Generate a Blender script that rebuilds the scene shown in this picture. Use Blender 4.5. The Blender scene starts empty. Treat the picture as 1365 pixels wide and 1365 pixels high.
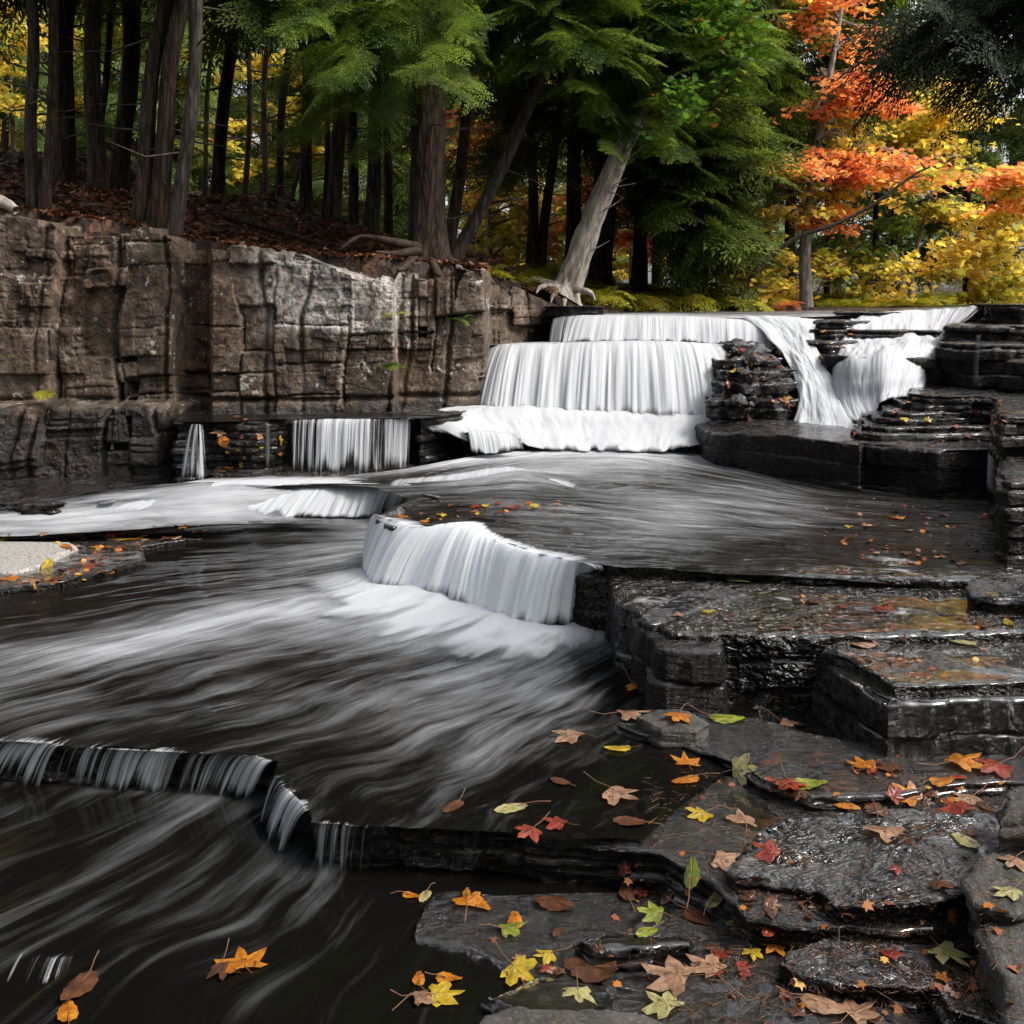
import bpy, math, random
import numpy as np
from mathutils import Vector
from mathutils.geometry import delaunay_2d_cdt
from mathutils.bvhtree import BVHTree

random.seed(7)
RNG = np.random.default_rng(7)
SC = bpy.context.scene
COL = SC.collection
F, YH, H, CX = 1400.0, 400.0, 1.6, 682.5      # focal length in photo pixels, horizon row, eye height, centre column


def D(px, py, d):
    """photo pixel at a depth -> world"""
    return (px - CX) / F * d, d, H - (py - YH) / F * d


def W(px, py, z):
    """photo pixel on a level -> world"""
    return D(px, py, (H - z) * F / (py - YH))


# ---------------------------------------------------------------- noise
def _h(ix, iy, iz, s):
    n = (ix.astype(np.int64) * 374761393 + iy.astype(np.int64) * 668265263 + iz.astype(np.int64) * 2147483647 + s * 974634777)
    n = (n ^ (n >> 13)) * 1274126177
    n = n & 0xffffffff
    n = n ^ (n >> 16)
    return (n & 0xffff) / 65535.0 * 2 - 1


def vn(x, y, z=0.0, seed=0):
    x, y, z = np.broadcast_arrays(np.asarray(x, float), np.asarray(y, float), np.asarray(z, float))
    ix, iy, iz = np.floor(x), np.floor(y), np.floor(z)
    fx, fy, fz = x - ix, y - iy, z - iz
    fx, fy, fz = [f * f * f * (f * (f * 6 - 15) + 10) for f in (fx, fy, fz)]
    r = 0
    for a in (0, 1):
        for b in (0, 1):
            for c in (0, 1):
                r = r + _h(ix + a, iy + b, iz + c, seed) * (fx if a else 1 - fx) * (fy if b else 1 - fy) * (fz if c else 1 - fz)
    return r


def fbm(x, y, z=0.0, o=4, seed=0, g=0.5):
    a, s, r = 1.0, 0.0, 0.0
    for i in range(o):
        r = r + a * vn(np.asarray(x) * 2 ** i, np.asarray(y) * 2 ** i, np.asarray(z) * 2 ** i, seed + i * 17)
        s += a
        a *= g
    return r / s


# ---------------------------------------------------------------- meshes
def mesh(name, V, faces, mat, parent=None, uv=None, attrs=None, smooth=True, loc=None):
    """faces: list of int arrays (n,k); uv per vertex; attrs float per vertex"""
    me = bpy.data.meshes.new(name)
    V = np.ascontiguousarray(V, dtype=np.float32).reshape(-1, 3)
    if loc is not None:
        V = V - np.array(loc, dtype=np.float32)
    faces = [np.asarray(f, dtype=np.int32) for f in faces if len(f)]
    loops = np.concatenate([f.ravel() for f in faces])
    tot = np.concatenate([np.full(len(f), f.shape[1], np.int32) for f in faces])
    st = np.concatenate([[0], np.cumsum(tot)[:-1]]).astype(np.int32)
    me.vertices.add(len(V))
    me.vertices.foreach_set('co', V.ravel())
    me.loops.add(len(loops))
    me.loops.foreach_set('vertex_index', loops)
    me.polygons.add(len(tot))
    me.polygons.foreach_set('loop_start', st)
    if smooth:
        me.polygons.foreach_set('use_smooth', np.ones(len(tot), bool))
    if uv is not None:
        l = me.uv_layers.new(name='flow')
        l.data.foreach_set('uv', np.asarray(uv, np.float32)[loops].ravel())
    if attrs:
        for k, a in attrs.items():
            at = me.attributes.new(k, 'FLOAT', 'POINT')
            at.data.foreach_set('value', np.asarray(a, np.float32).ravel())
    me.update(calc_edges=True)
    me.validate()
    me.materials.append(mat)
    o = bpy.data.objects.new(name, me)
    COL.objects.link(o)
    if parent is not None:
        o.parent = parent
    elif loc is not None:
        o.location = loc
    return o


def empty(name, loc):
    o = bpy.data.objects.new(name, None)
    o.empty_display_size = 0.1
    COL.objects.link(o)
    o.location = loc
    return o


def tag(o, label, cat, group=None, kind=None):
    if label:
        o['label'] = label
    if cat:
        o['category'] = cat
    if group:
        o['group'] = group
    if kind:
        o['kind'] = kind
    return o


def structure(o):
    o['kind'] = 'structure'
    return o


def gridfaces(n, m):
    i = np.arange(n - 1)[:, None] * m + np.arange(m - 1)[None, :]
    i = i.ravel()
    return np.stack([i, i + 1, i + m + 1, i + m], 1)


def crom(A, n, axis=0):
    """Catmull-Rom resample along an axis to n samples"""
    A = np.moveaxis(np.asarray(A, float), axis, 0)
    k = len(A)
    t = np.linspace(0, k - 1, n)
    i = np.minimum(t.astype(int), k - 2)
    f = (t - i).reshape((-1,) + (1,) * (A.ndim - 1))
    p1, p2 = A[i], A[i + 1]
    p0 = np.where((i == 0).reshape(f.shape), 2 * A[0] - A[1], A[np.maximum(i - 1, 0)])
    p3 = np.where((i == k - 2).reshape(f.shape), 2 * A[-1] - A[-2], A[np.minimum(i + 2, k - 1)])
    R = 0.5 * (2 * p1 + (p2 - p0) * f + (2 * p0 - 5 * p1 + 4 * p2 - p3) * f ** 2 + (3 * p1 - p0 - 3 * p2 + p3) * f ** 3)
    return np.moveaxis(R, 0, axis)


def inpoly(x, y, poly):
    x, y = np.asarray(x), np.asarray(y)
    r = np.zeros(x.shape, bool)
    n = len(poly)
    for i in range(n):
        x1, y1 = poly[i]
        x2, y2 = poly[(i + 1) % n]
        if y1 == y2:
            continue
        c = ((y1 > y) != (y2 > y)) & (x < (x2 - x1) * (y - y1) / (y2 - y1) + x1)
        r ^= c
    return r


# ---------------------------------------------------------------- node materials
class NM:
    def __init__(s, name):
        s.m = bpy.data.materials.new(name)
        s.m.use_nodes = True
        s.t = s.m.node_tree
        s.t.nodes.clear()
        s.out = s.n('ShaderNodeOutputMaterial')

    def n(s, typ, ins=None, **kw):
        nd = s.t.nodes.new(typ)
        for k, v in kw.items():
            setattr(nd, k, v)
        if ins:
            for k, v in ins.items():
                s.set(nd, k, v)
        return nd

    def set(s, nd, k, v):
        sk = nd.inputs[k]
        if isinstance(v, bpy.types.NodeSocket):
            s.t.links.new(v, sk)
        elif isinstance(v, bpy.types.Node):
            s.t.links.new(v.outputs[0], sk)
        else:
            if sk.type == 'RGBA' and len(v) == 3:
                v = (*v, 1)
            sk.default_value = v

    def math(s, op, a, b=0.0, c=None, clamp=False):
        nd = s.n('ShaderNodeMath', operation=op, use_clamp=clamp)
        s.set(nd, 0, a)
        s.set(nd, 1, b)
        if c is not None:
            s.set(nd, 2, c)
        return nd.outputs[0]

    def coord(s, kind='Object', scale=(1, 1, 1), rot=(0, 0, 0)):
        c = s.n('ShaderNodeTexCoord')
        return s.n('ShaderNodeMapping', {'Vector': c.outputs[kind], 'Scale': scale, 'Rotation': rot}).outputs[0]

    def pos(s, scale=(1, 1, 1), rot=(0, 0, 0)):
        c = s.n('ShaderNodeNewGeometry')
        return s.n('ShaderNodeMapping', {'Vector': c.outputs['Position'], 'Scale': scale, 'Rotation': rot}).outputs[0]

    def noise(s, vec, scale, detail=4, rough=0.55, dist=0.0, out=0):
        return s.n('ShaderNodeTexNoise', {'Vector': vec, 'Scale': scale, 'Detail': detail, 'Roughness': rough, 'Distortion': dist}).outputs[out]

    def voro(s, vec, scale, feature='F1', out=0, rand=1.0):
        return s.n('ShaderNodeTexVoronoi', {'Vector': vec, 'Scale': scale, 'Randomness': rand}, feature=feature).outputs[out]

    def ramp(s, fac, stops, interp='LINEAR'):
        r = s.n('ShaderNodeValToRGB', {'Fac': fac})
        r.color_ramp.interpolation = interp
        e = r.color_ramp.elements
        while len(e) < len(stops):
            e.new(0.5)
        for i, (p, c) in enumerate(stops):
            e[i].position = p
            e[i].color = (c, c, c, 1) if not hasattr(c, '__len__') else (*c, 1)
        return r.outputs[0]

    def mrange(s, v, a, b, c=0.0, d=1.0, smooth=True):
        r = s.n('ShaderNodeMapRange', interpolation_type='SMOOTHSTEP' if smooth else 'LINEAR')
        for k, q in zip(('Value', 'From Min', 'From Max', 'To Min', 'To Max'), (v, a, b, c, d)):
            s.set(r, k, q)
        return r.outputs[0]

    def mix(s, f, a, b, blend='MIX'):
        r = s.n('ShaderNodeMix', data_type='RGBA', blend_type=blend)
        s.set(r, 0, f)
        s.set(r, 6, a)
        s.set(r, 7, b)
        return r.outputs[2]

    def attr(s, name):
        return s.n('ShaderNodeAttribute', attribute_name=name).outputs['Fac']

    def bump(s, h, strength=1.0, dist=0.02, normal=None):
        b = s.n('ShaderNodeBump', {'Strength': strength, 'Distance': dist, 'Height': h})
        if normal is not None:
            s.set(b, 'Normal', normal)
        return b.outputs[0]

    def bsdf(s, col, rough, normal=None, **kw):
        b = s.n('ShaderNodeBsdfPrincipled', {'Base Color': col, 'Roughness': rough})
        for k, v in kw.items():
            s.set(b, k.replace('_', ' '), v)
        if normal is not None:
            s.set(b, 'Normal', normal)
        return b.outputs[0]

    def end(s, sh):
        s.t.links.new(sh, s.out.inputs[0])
        return s.m


def mat_cliff():
    m = NM('cliff_stone')
    p = m.pos()
    big = m.noise(p, 1.6, 5)
    med = m.noise(p, 7, 6, 0.65)
    fine = m.noise(p, 38, 5, 0.7)
    c = m.ramp(med, [(0.3, (0.02, 0.013, 0.010)), (0.44, (0.085, 0.058, 0.04)), (0.57, (0.175, 0.128, 0.094)), (0.72, (0.34, 0.28, 0.23))])
    c = m.mix(m.mrange(fine, 0.42, 0.62), c, m.mix(0.55, c, (0.02, 0.014, 0.011)))
    # big tonal patches: rusty and grey
    c = m.mix(m.mrange(big, 0.42, 0.62, 0, 0.5), c, m.mix(1.0, c, (1.25, 0.88, 0.66), 'MULTIPLY'))
    # pale belt, light painted into the upper middle of the face
    gx = m.n('ShaderNodeSeparateXYZ', {0: m.n('ShaderNodeNewGeometry').outputs['Position']})
    X, Z = gx.outputs[0], gx.outputs[2]
    belt = m.math('MULTIPLY', m.mrange(X, -2.15, -1.5), m.mrange(X, -0.6, -0.95))
    belt = m.math('MULTIPLY', belt, m.mrange(m.math('ADD', Z, m.math('MULTIPLY', big, 0.7)), 1.62, 1.82))
    pale = m.ramp(m.noise(p, 16, 6, 0.75), [(0.38, (0.09, 0.07, 0.06)), (0.53, (0.42, 0.385, 0.35)), (0.68, (0.66, 0.63, 0.59))])
    c = m.mix(m.math('MULTIPLY', belt, m.mrange(med, 0.35, 0.5)), c, pale)
    # lichen
    lv = m.voro(m.n('ShaderNodeVectorMath', {0: p, 1: m.noise(p, 9, 3, out=1)}, operation='ADD').outputs[0], 2.3)
    lich = m.math('MULTIPLY', m.mrange(lv, 0.2, 0.14), m.mrange(fine, 0.3, 0.42))
    lich2 = m.mrange(m.noise(p, 24, 3, 0.5), 0.68, 0.74)
    c = m.mix(m.math('MULTIPLY', m.math('MAXIMUM', lich, lich2), 0.75), c, (0.5, 0.5, 0.46))
    # moss
    nz = m.n('ShaderNodeSeparateXYZ', {0: m.n('ShaderNodeNewGeometry').outputs['Normal']}).outputs[2]
    moss = m.math('MULTIPLY', m.mrange(m.noise(p, 3.2, 5, 0.6), 0.54, 0.64), m.mrange(nz, -0.2, 0.5, 0.35, 1.0))
    c = m.mix(m.math('MULTIPLY', moss, 0.8), c, m.mix(fine, (0.018, 0.017, 0.006), (0.05, 0.058, 0.016)))
    # wet foot of the wall, darker stone with a shine
    wet = m.mrange(m.math('ADD', Z, m.math('MULTIPLY', med, 0.5)), 1.18, 0.98)
    c = m.mix(m.math('MULTIPLY', wet, 0.86), c, m.mix(med, (0.006, 0.005, 0.005), (0.03, 0.025, 0.023)))
    cr = m.voro(m.pos(scale=(1, 1, 0.55)), 13, 'DISTANCE_TO_EDGE')
    crack = m.mrange(cr, 0.0, 0.05, 0, 1)
    c = m.mix(m.math('MULTIPLY', m.mrange(crack, 0.7, 0.0), 0.25), c, (0.008, 0.006, 0.005))
    hgt = m.math('ADD', m.math('MULTIPLY', med, 1.0), m.math('ADD', m.math('MULTIPLY', fine, 0.45), m.math('MULTIPLY', crack, 0.05)))
    vb = m.n('ShaderNodeTexVoronoi', {'Vector': m.pos(scale=(1, 1, 1.5)), 'Scale': 11.0, 'Randomness': 0.8}, feature='F1', distance='CHEBYCHEV')
    vs = m.n('ShaderNodeSeparateColor', {0: vb.outputs['Color']}).outputs[0]
    hgt = m.math('ADD', hgt, m.math('MULTIPLY', vs, 0.35))
    nr = m.bump(hgt, 1.0, 0.04)
    return m.end(m.bsdf(c, m.mrange(wet, 0, 1, 0.85, 0.33), nr))


def mat_wetrock(name, dark=(0.003, 0.0026, 0.0025), light=(0.012, 0.0095, 0.009), r0=0.1, r1=0.4, bd=0.045, rip=(5, 5, 22), rust=0.5, nscale=9, spec=0.6):
    m = NM(name)
    p = m.pos()
    med = m.noise(p, nscale, 6, 0.62)
    fine = m.noise(p, 70, 4, 0.65)
    lay = m.noise(m.pos(scale=rip), 3.0, 5, 0.6)
    c = m.ramp(med, [(0.35, dark), (0.55, tuple((a + b) / 2 for a, b in zip(dark, light))), (0.72, light)])
    rs = m.mrange(m.noise(p, 4.3, 5, 0.65), 0.52, 0.66)
    c = m.mix(m.math('MULTIPLY', rs, rust), c, m.mix(fine, (0.012, 0.004, 0.002), (0.045, 0.018, 0.009)))
    nz = m.n('ShaderNodeSeparateXYZ', {0: m.n('ShaderNodeNewGeometry').outputs['Normal']}).outputs[2]
    hgt = m.math('ADD', m.math('MULTIPLY', med, 0.8), m.math('ADD', m.math('MULTIPLY', fine, 0.3), m.math('MULTIPLY', lay, 0.8)))
    nr = m.bump(hgt, 1.0, bd)
    return m.end(m.bsdf(c, m.mrange(m.noise(p, 21, 4, 0.6), 0.38, 0.62, r0, r1), nr, Specular_IOR_Level=m.mrange(nz, 0.2, 0.8, spec * .35, spec), Coat_Weight=m.mrange(nz, 0.35, 0.85, 0.0, spec * .9), Coat_Roughness=0.06))


def mat_slab(name, rx=(2.2, 6.0, 3), sc=4.0, bd=0.085, dark=(0.004, 0.0035, 0.0025), light=(0.022, 0.017, 0.010), dry=0.0):
    """stone under a thin sheet of rippling water: the ripples catch the sky"""
    m = NM(name)
    p = m.pos()
    a = m.noise(m.pos(scale=rx), sc, 3, 0.6, 0.6)
    b = m.noise(m.pos(scale=(rx[0] * 2.3, rx[1] * 1.6, 9)), sc, 2, 0.5, 0.8)
    big = m.noise(p, 3.1, 4, 0.6)
    fine = m.noise(p, 60, 3, 0.6)
    c = m.ramp(m.noise(p, 6, 6, 0.65), [(0.33, dark), (0.52, light), (0.72, (0.034, 0.026, 0.016))])
    amp = m.mrange(big, 0.36, 0.6, 0.5, 1.0)
    hgt = m.math('MULTIPLY', m.math('ADD', a, m.math('MULTIPLY', b, 0.7)), amp)
    hgt = m.math('ADD', hgt, m.math('MULTIPLY', fine, 0.04))
    nr = m.bump(hgt, 1.0, bd)
    rough = 0.08
    if dry:
        d = m.mrange(m.noise(p, 5.2, 4, 0.5), 0.6 - dry * .2, 0.66 - dry * .2)
        c = m.mix(d, c, m.mix(fine, (0.011, 0.0105, 0.011), (0.032, 0.03, 0.031)))
        rough = m.mrange(d, 0, 1, 0.1, 0.6)
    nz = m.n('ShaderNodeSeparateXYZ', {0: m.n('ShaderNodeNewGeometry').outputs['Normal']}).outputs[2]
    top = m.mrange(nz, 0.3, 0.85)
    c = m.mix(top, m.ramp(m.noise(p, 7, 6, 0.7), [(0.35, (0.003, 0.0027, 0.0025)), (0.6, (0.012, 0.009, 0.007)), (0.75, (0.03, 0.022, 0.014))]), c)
    rough = m.math('ADD', rough, m.mrange(nz, 0.3, 0.85, 0.25, 0.0))
    cw = m.math('MULTIPLY', top, m.mrange(rough, 0.1, 0.5, 1, 0.1)) if dry else top
    return m.end(m.bsdf(c, rough, nr, Specular_IOR_Level=m.mrange(nz, 0.3, 0.85, 0.35, 1.0), Coat_Weight=cw, Coat_Roughness=0.05))


def mat_dryrock():
    m = NM('dry_grey_stone')
    p = m.pos()
    med = m.noise(p, 9, 7, 0.65)
    fine = m.noise(p, 80, 4, 0.7)
    c = m.ramp(med, [(0.33, (0.010, 0.009, 0.008)), (0.52, (0.036, 0.033, 0.029)), (0.7, (0.075, 0.069, 0.06))])
    c = m.mix(m.mrange(m.noise(p, 6, 5, 0.6), 0.55, 0.68, 0, 0.6), c, (0.035, 0.03, 0.014))
    c = m.mix(m.mrange(fine, 0.5, 0.68, 0, 0.5), c, (0.15, 0.14, 0.125))
    lay = m.noise(m.pos(scale=(2, 2, 14)), 4, 5, 0.6)
    hgt = m.math('ADD', m.math('ADD', m.math('MULTIPLY', med, 0.8), m.math('MULTIPLY', fine, 0.25)), m.math('MULTIPLY', lay, 0.7))
    return m.end(m.bsdf(c, 0.75, m.bump(hgt, 1.0, 0.02)))


def mat_water(name, su=16, sv=1.2, lo=0.62, hi=1.3, k=1.0, bump=0.3, base=(0.004, 0.0038, 0.0034), rough=0.1, alpha=False, sv2=5.0, warp=0.0, bdist=0.02, white=0.42):
    m = NM(name)
    c = m.n('ShaderNodeUVMap', uv_map='flow').outputs[0]
    if warp:
        wn = m.n('ShaderNodeTexNoise', {'Vector': c, 'Scale': 1.3, 'Detail': 2}).outputs[1]
        off = m.n('ShaderNodeVectorMath', {0: wn, 1: (warp, warp, 0)}, operation='MULTIPLY').outputs[0]
        c = m.n('ShaderNodeVectorMath', {0: c, 1: off}, operation='ADD').outputs[0]
    v1 = m.n('ShaderNodeMapping', {'Vector': c, 'Scale': (su, sv, 1)}).outputs[0]
    v2 = m.n('ShaderNodeMapping', {'Vector': c, 'Scale': (su * 3.3, sv2, 1)}).outputs[0]
    a = m.noise(v1, 1.0, 4, 0.55)
    b = m.noise(v2, 1.0, 3, 0.6)
    n = m.math('ADD', m.math('MULTIPLY', a, 0.68 * k), m.math('MULTIPLY', b, 0.32 * k))
    n = m.math('ADD', n, 0.5 - 0.5 * k)
    foam = m.attr('foam')
    f = m.mrange(m.math('ADD', n, foam), lo, hi)
    col = m.mix(f, base, (white * .98, white * 1.01, white * 1.06))
    nr = m.bump(n, bump, bdist)
    rg = m.mrange(f, 0, 1, rough, 0.6)
    sh = m.bsdf(col, rg, nr, IOR=1.33)
    if alpha:
        tr = m.n('ShaderNodeBsdfTransparent')
        ms = m.n('ShaderNodeMixShader', {0: m.math('MULTIPLY', m.mrange(f, 0.03, 0.45), m.mrange(m.math('ADD', m.attr('fade'), m.math('SUBTRACT', n, 0.5)), 0.15, 0.85))})
        m.t.links.new(tr.outputs[0], ms.inputs[1])
        m.t.links.new(sh, ms.inputs[2])
        sh = ms.outputs[0]
    return m.end(sh)


def mat_leaf(name, stops, rough=0.5, trans=0.45, clump=0.35, spec=0.35, cs=2.2):
    """colour varies leaf by leaf (random per island) and clump by clump"""
    m = NM(name)
    g = m.n('ShaderNodeNewGeometry')
    r = g.outputs['Random Per Island']
    nz = m.noise(m.coord('Object'), cs, 3)
    f = m.math('ADD', m.math('MULTIPLY', r, 1 - clump), m.math('MULTIPLY', m.mrange(nz, 0.34, 0.66), clump))
    c = m.ramp(f, stops)
    d = m.bsdf(c, rough, Specular_IOR_Level=spec)
    t = m.n('ShaderNodeBsdfTranslucent', {'Color': m.mix(1.0, c, (1.35, 1.25, 0.8), 'MULTIPLY')}).outputs[0]
    ms = m.n('ShaderNodeMixShader', {0: trans, 1: d, 2: t}).outputs[0]
    return m.end(ms)


def mat_bark(name, dark, light, sc=1.0, bd=0.025, moss=0.0, vz=1.5, vk=0.65):
    m = NM(name)
    p = m.coord('Object', scale=(9 * sc, 9 * sc, vz * sc))
    a = m.noise(p, 2.2, 6, 0.68, 0.4)
    v = m.voro(m.coord('Object', scale=(15 * sc, 15 * sc, 1.6 * vz * sc)), 1.6, 'DISTANCE_TO_EDGE')
    f = m.math('MULTIPLY', a, m.mrange(v, 0.0, 0.3, vk, 1.0))
    c = m.ramp(f, [(0.25, dark), (0.62, light)])
    if moss:
        c = m.mix(m.mrange(m.noise(m.coord('Object'), 1.7, 4), 0.5, 0.65, 0, moss), c, (0.03, 0.035, 0.012))
    return m.end(m.bsdf(c, 0.9, m.bump(f, 1.0, bd), Specular_IOR_Level=0.2))


def mat_flat_leaf(name, c1, c2, rough=0.35, spot=(0.05, 0.02, 0.01), vein=None):
    """fallen leaf: mottled, with brown spots, slightly wet"""
    m = NM(name)
    p = m.coord('Object')
    c1, c2 = tuple(x * .8 for x in c1), tuple(x * .8 for x in c2)
    c = m.mix(m.mrange(m.noise(p, 22, 4, 0.6), 0.38, 0.62), c1, c2)
    c = m.mix(m.mrange(m.noise(p, 60, 3, 0.6), 0.58, 0.68, 0, 0.9), c, spot)
    c = m.mix(m.mrange(m.noise(m.pos(), 30, 4, 0.7), 0.45, 0.62, 0, 0.55), c, tuple(x * .3 for x in c1))
    rid = m.attr('rib')
    c = m.mix(m.math('MULTIPLY', rid, 0.55), c, vein or tuple(min(1, x * 0.45) for x in c1))
    d = m.bsdf(c, rough, m.bump(m.math('SUBTRACT', m.noise(p, 70, 3), rid), 0.7, 0.003))
    t = m.n('ShaderNodeBsdfTranslucent', {'Color': c}).outputs[0]
    return m.end(m.n('ShaderNodeMixShader', {0: 0.2, 1: d, 2: t}).outputs[0])


def mat_litter():
    m = NM('leaf_litter_soil')
    p = m.pos()
    v = m.voro(m.pos(scale=(1, 1, 1)), 17, out=1)
    s = m.n('ShaderNodeSeparateColor', {0: v}).outputs[0]
    c = m.ramp(s, [(0.0, (0.012, 0.007, 0.004)), (0.45, (0.04, 0.018, 0.01)), (0.8, (0.085, 0.035, 0.017)), (1.0, (0.13, 0.07, 0.035))])
    c = m.mix(m.mrange(m.noise(p, 2.4, 4), 0.42, 0.6, 0, 0.8), c, (0.014, 0.009, 0.006))
    return m.end(m.bsdf(c, 0.8, m.bump(m.math('ADD', m.voro(p, 17), m.noise(p, 30, 4)), 1.0, 0.03)))


M = {}
M['cliff'] = mat_cliff()
M['wet'] = mat_wetrock('wet_black_stone')
M['wetcoarse'] = mat_wetrock('dripping_moss_stone', dark=(0.003, 0.0026, 0.002), light=(0.02, 0.011, 0.006), r0=0.04, r1=0.2, bd=0.13, rip=(26, 26, 12), rust=0.8, nscale=26, spec=2.2)
M['rubble'] = mat_wetrock('wet_shelf_stone', dark=(0.003, 0.003, 0.003), light=(0.015, 0.012, 0.010), r0=0.04, r1=0.25, bd=0.055, rip=(5, 15, 10), rust=0.4, nscale=16, spec=1.0)
M['slab'] = mat_slab('rippled_wet_slab')
M['slab2'] = mat_slab('rippled_wet_shelf', rx=(2.4, 7.5, 3), sc=5, bd=0.08, dry=0.15)
M['slate'] = mat_slab('damp_slate', rx=(3, 8, 5), sc=4.0, bd=0.075, light=(0.018, 0.017, 0.018), dry=0.7)
M['dry'] = mat_dryrock()
M['litter'] = mat_litter()
M['pool'] = mat_water('streaked_pool_water', su=10, sv=1.4, lo=0.64, hi=1.75, k=1.3, white=.45, bump=0.12, sv2=3.4, warp=0.32)
M['flat'] = mat_water('rippled_flat_water', su=14, sv=1.8, lo=0.62, hi=1.7, k=1.35, white=.48, bdist=0.05, bump=1.0, sv2=5, warp=0.14, base=(0.008, 0.007, 0.005))
M['fall'] = mat_water('silky_falling_water', su=30, sv=0.7, lo=0.2, hi=1.45, k=1.5, bump=0.35, base=(0.03, 0.03, 0.034), rough=0.3, alpha=True, sv2=1.0)
M['fall2'] = mat_water('silky_lightened_fall', su=30, sv=0.7, lo=0.2, hi=1.45, k=1.5, bump=0.35, base=(0.03, 0.03, 0.034), rough=0.3, alpha=True, sv2=1.0, white=.66)  # whiter copy of the fall, brightness painted in because the centre lies in shade
M['veil'] = mat_water('thin_water_veil', su=34, sv=0.9, lo=0.55, hi=1.6, k=2.4, bump=0.5, base=(0.012, 0.013, 0.016), rough=0.15, alpha=True, sv2=1.6, white=.5)
M['foamS'] = mat_water('churning_foam', su=5, sv=1.6, lo=0.2, hi=1.5, k=1.9, bump=0.5, sv2=5, warp=0.35, alpha=True, white=.4)
M['foamA'] = mat_water('thin_foam', su=7, sv=1.2, lo=0.45, hi=1.3, bump=0.25, sv2=3, warp=0.2, alpha=True, white=.45)
M['foam'] = mat_water('soft_foam', su=8, sv=1.4, lo=0.5, hi=1.55, k=1.6, white=.42, bump=0.25, sv2=3, warp=0.2)
M['hem_bright'] = mat_leaf('sun_painted_hemlock_needles', [(0.0, (0.014, 0.028, 0.006)), (0.45, (0.058, 0.1, 0.015)), (0.8, (0.16, 0.23, 0.028)), (1, (0.27, 0.34, 0.04))], clump=0.6, spec=.15)  # brighter needle copy, sunlight on the river-side sprays put into the green
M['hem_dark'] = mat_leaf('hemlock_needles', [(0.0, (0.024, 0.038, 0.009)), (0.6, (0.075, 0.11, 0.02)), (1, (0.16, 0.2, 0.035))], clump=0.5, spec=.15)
M['hem_shade'] = mat_leaf('shade_painted_hemlock_needles', [(0.0, (0.006, 0.011, 0.004)), (1, (0.022, 0.034, 0.01))], clump=0.5, spec=.1, trans=.25)  # near-black needle copy, the backlit bough's shade put into the colour
M['hem_far'] = mat_leaf('lightened_far_hemlock_needles', [(0.0, (0.04, 0.075, 0.02)), (0.6, (0.11, 0.18, 0.04)), (1, (0.24, 0.3, 0.06))], clump=0.5)  # lightened needle copy, makes up in colour for weak light on distant trees
M['pine'] = mat_leaf('pine_needles', [(0.0, (0.05, 0.09, 0.02)), (0.6, (0.14, 0.2, 0.035)), (1, (0.36, 0.36, 0.06))], clump=0.5)
M['yellow'] = mat_leaf('yellow_leaves', [(0.0, (0.18, 0.25, 0.04)), (0.3, (0.46, 0.44, 0.08)), (0.7, (0.75, 0.56, 0.11)), (1, (0.78, 0.46, 0.09))], clump=0.45, trans=0.6)
M['greeny'] = mat_leaf('pale_yellow_green_leaves', [(0.0, (0.12, 0.2, 0.04)), (0.6, (0.38, 0.42, 0.08)), (1, (0.65, 0.55, 0.1))], clump=0.5, trans=0.5)
M['orange'] = mat_leaf('orange_leaves', [(0.0, (0.72, 0.5, 0.14)), (0.4, (0.76, 0.34, 0.12)), (0.75, (0.74, 0.24, 0.11)), (1, (0.62, 0.15, 0.09))], clump=0.55, trans=0.6)
M['green'] = mat_leaf('green_turning_leaves', [(0.0, (0.03, 0.09, 0.012)), (0.6, (0.1, 0.22, 0.02)), (0.86, (0.22, 0.28, 0.03)), (0.9, (0.5, 0.2, 0.02)), (1, (0.55, 0.14, 0.03))], clump=0.4, trans=0.45)
M['fern'] = mat_leaf('fern_leaves', [(0.0, (0.1, 0.15, 0.015)), (0.6, (0.36, 0.36, 0.03)), (1, (0.55, 0.4, 0.03))], clump=0.5)
M['pink'] = mat_leaf('red_pink_leaves', [(0.0, (0.45, 0.08, 0.05)), (0.5, (0.62, 0.22, 0.08)), (1, (0.75, 0.4, 0.06))], clump=0.4, trans=0.5)
M['brownleaf'] = mat_leaf('brown_litter_leaves', [(0.0, (0.03, 0.012, 0.007)), (0.5, (0.13, 0.045, 0.02)), (0.85, (0.26, 0.11, 0.05)), (1, (0.45, 0.26, 0.13))], clump=0.2, trans=0.1)
M['bark'] = mat_bark('hemlock_bark', (0.009, 0.006, 0.0045), (0.085, 0.058, 0.042))
M['barkpale'] = mat_bark('lichened_bark', (0.015, 0.011, 0.009), (0.11, 0.088, 0.072), moss=0.3)
M['deadwood'] = mat_bark('bleached_dead_wood', (0.10, 0.075, 0.055), (0.6, 0.53, 0.45), sc=0.9, bd=0.03, vz=0.7, vk=1.0)
M['root'] = mat_bark('root_bark', (0.009, 0.006, 0.0045), (0.07, 0.048, 0.035), sc=0.7, bd=0.02, vz=9, vk=1.0)
M['birch'] = mat_bark('pale_sapling_bark', (0.1, 0.09, 0.08), (0.42, 0.4, 0.36), sc=1.4, bd=0.006)
M['twig'] = mat_bark('twig_bark', (0.03, 0.022, 0.016), (0.12, 0.1, 0.085), sc=2, bd=0.003)
M['paletwig'] = mat_bark('bleached_twig', (0.12, 0.1, 0.08), (0.35, 0.31, 0.27), sc=2, bd=0.003)
def mat_pale():
    m = NM('pale_sandy_stone')
    p = m.pos()
    c = m.ramp(m.noise(p, 60, 4, 0.7), [(0.35, (0.12, 0.11, 0.1)), (0.6, (0.4, 0.38, 0.35))])
    return m.end(m.bsdf(c, 0.5, m.bump(m.noise(p, 90, 3), 0.6, 0.006)))


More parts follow.
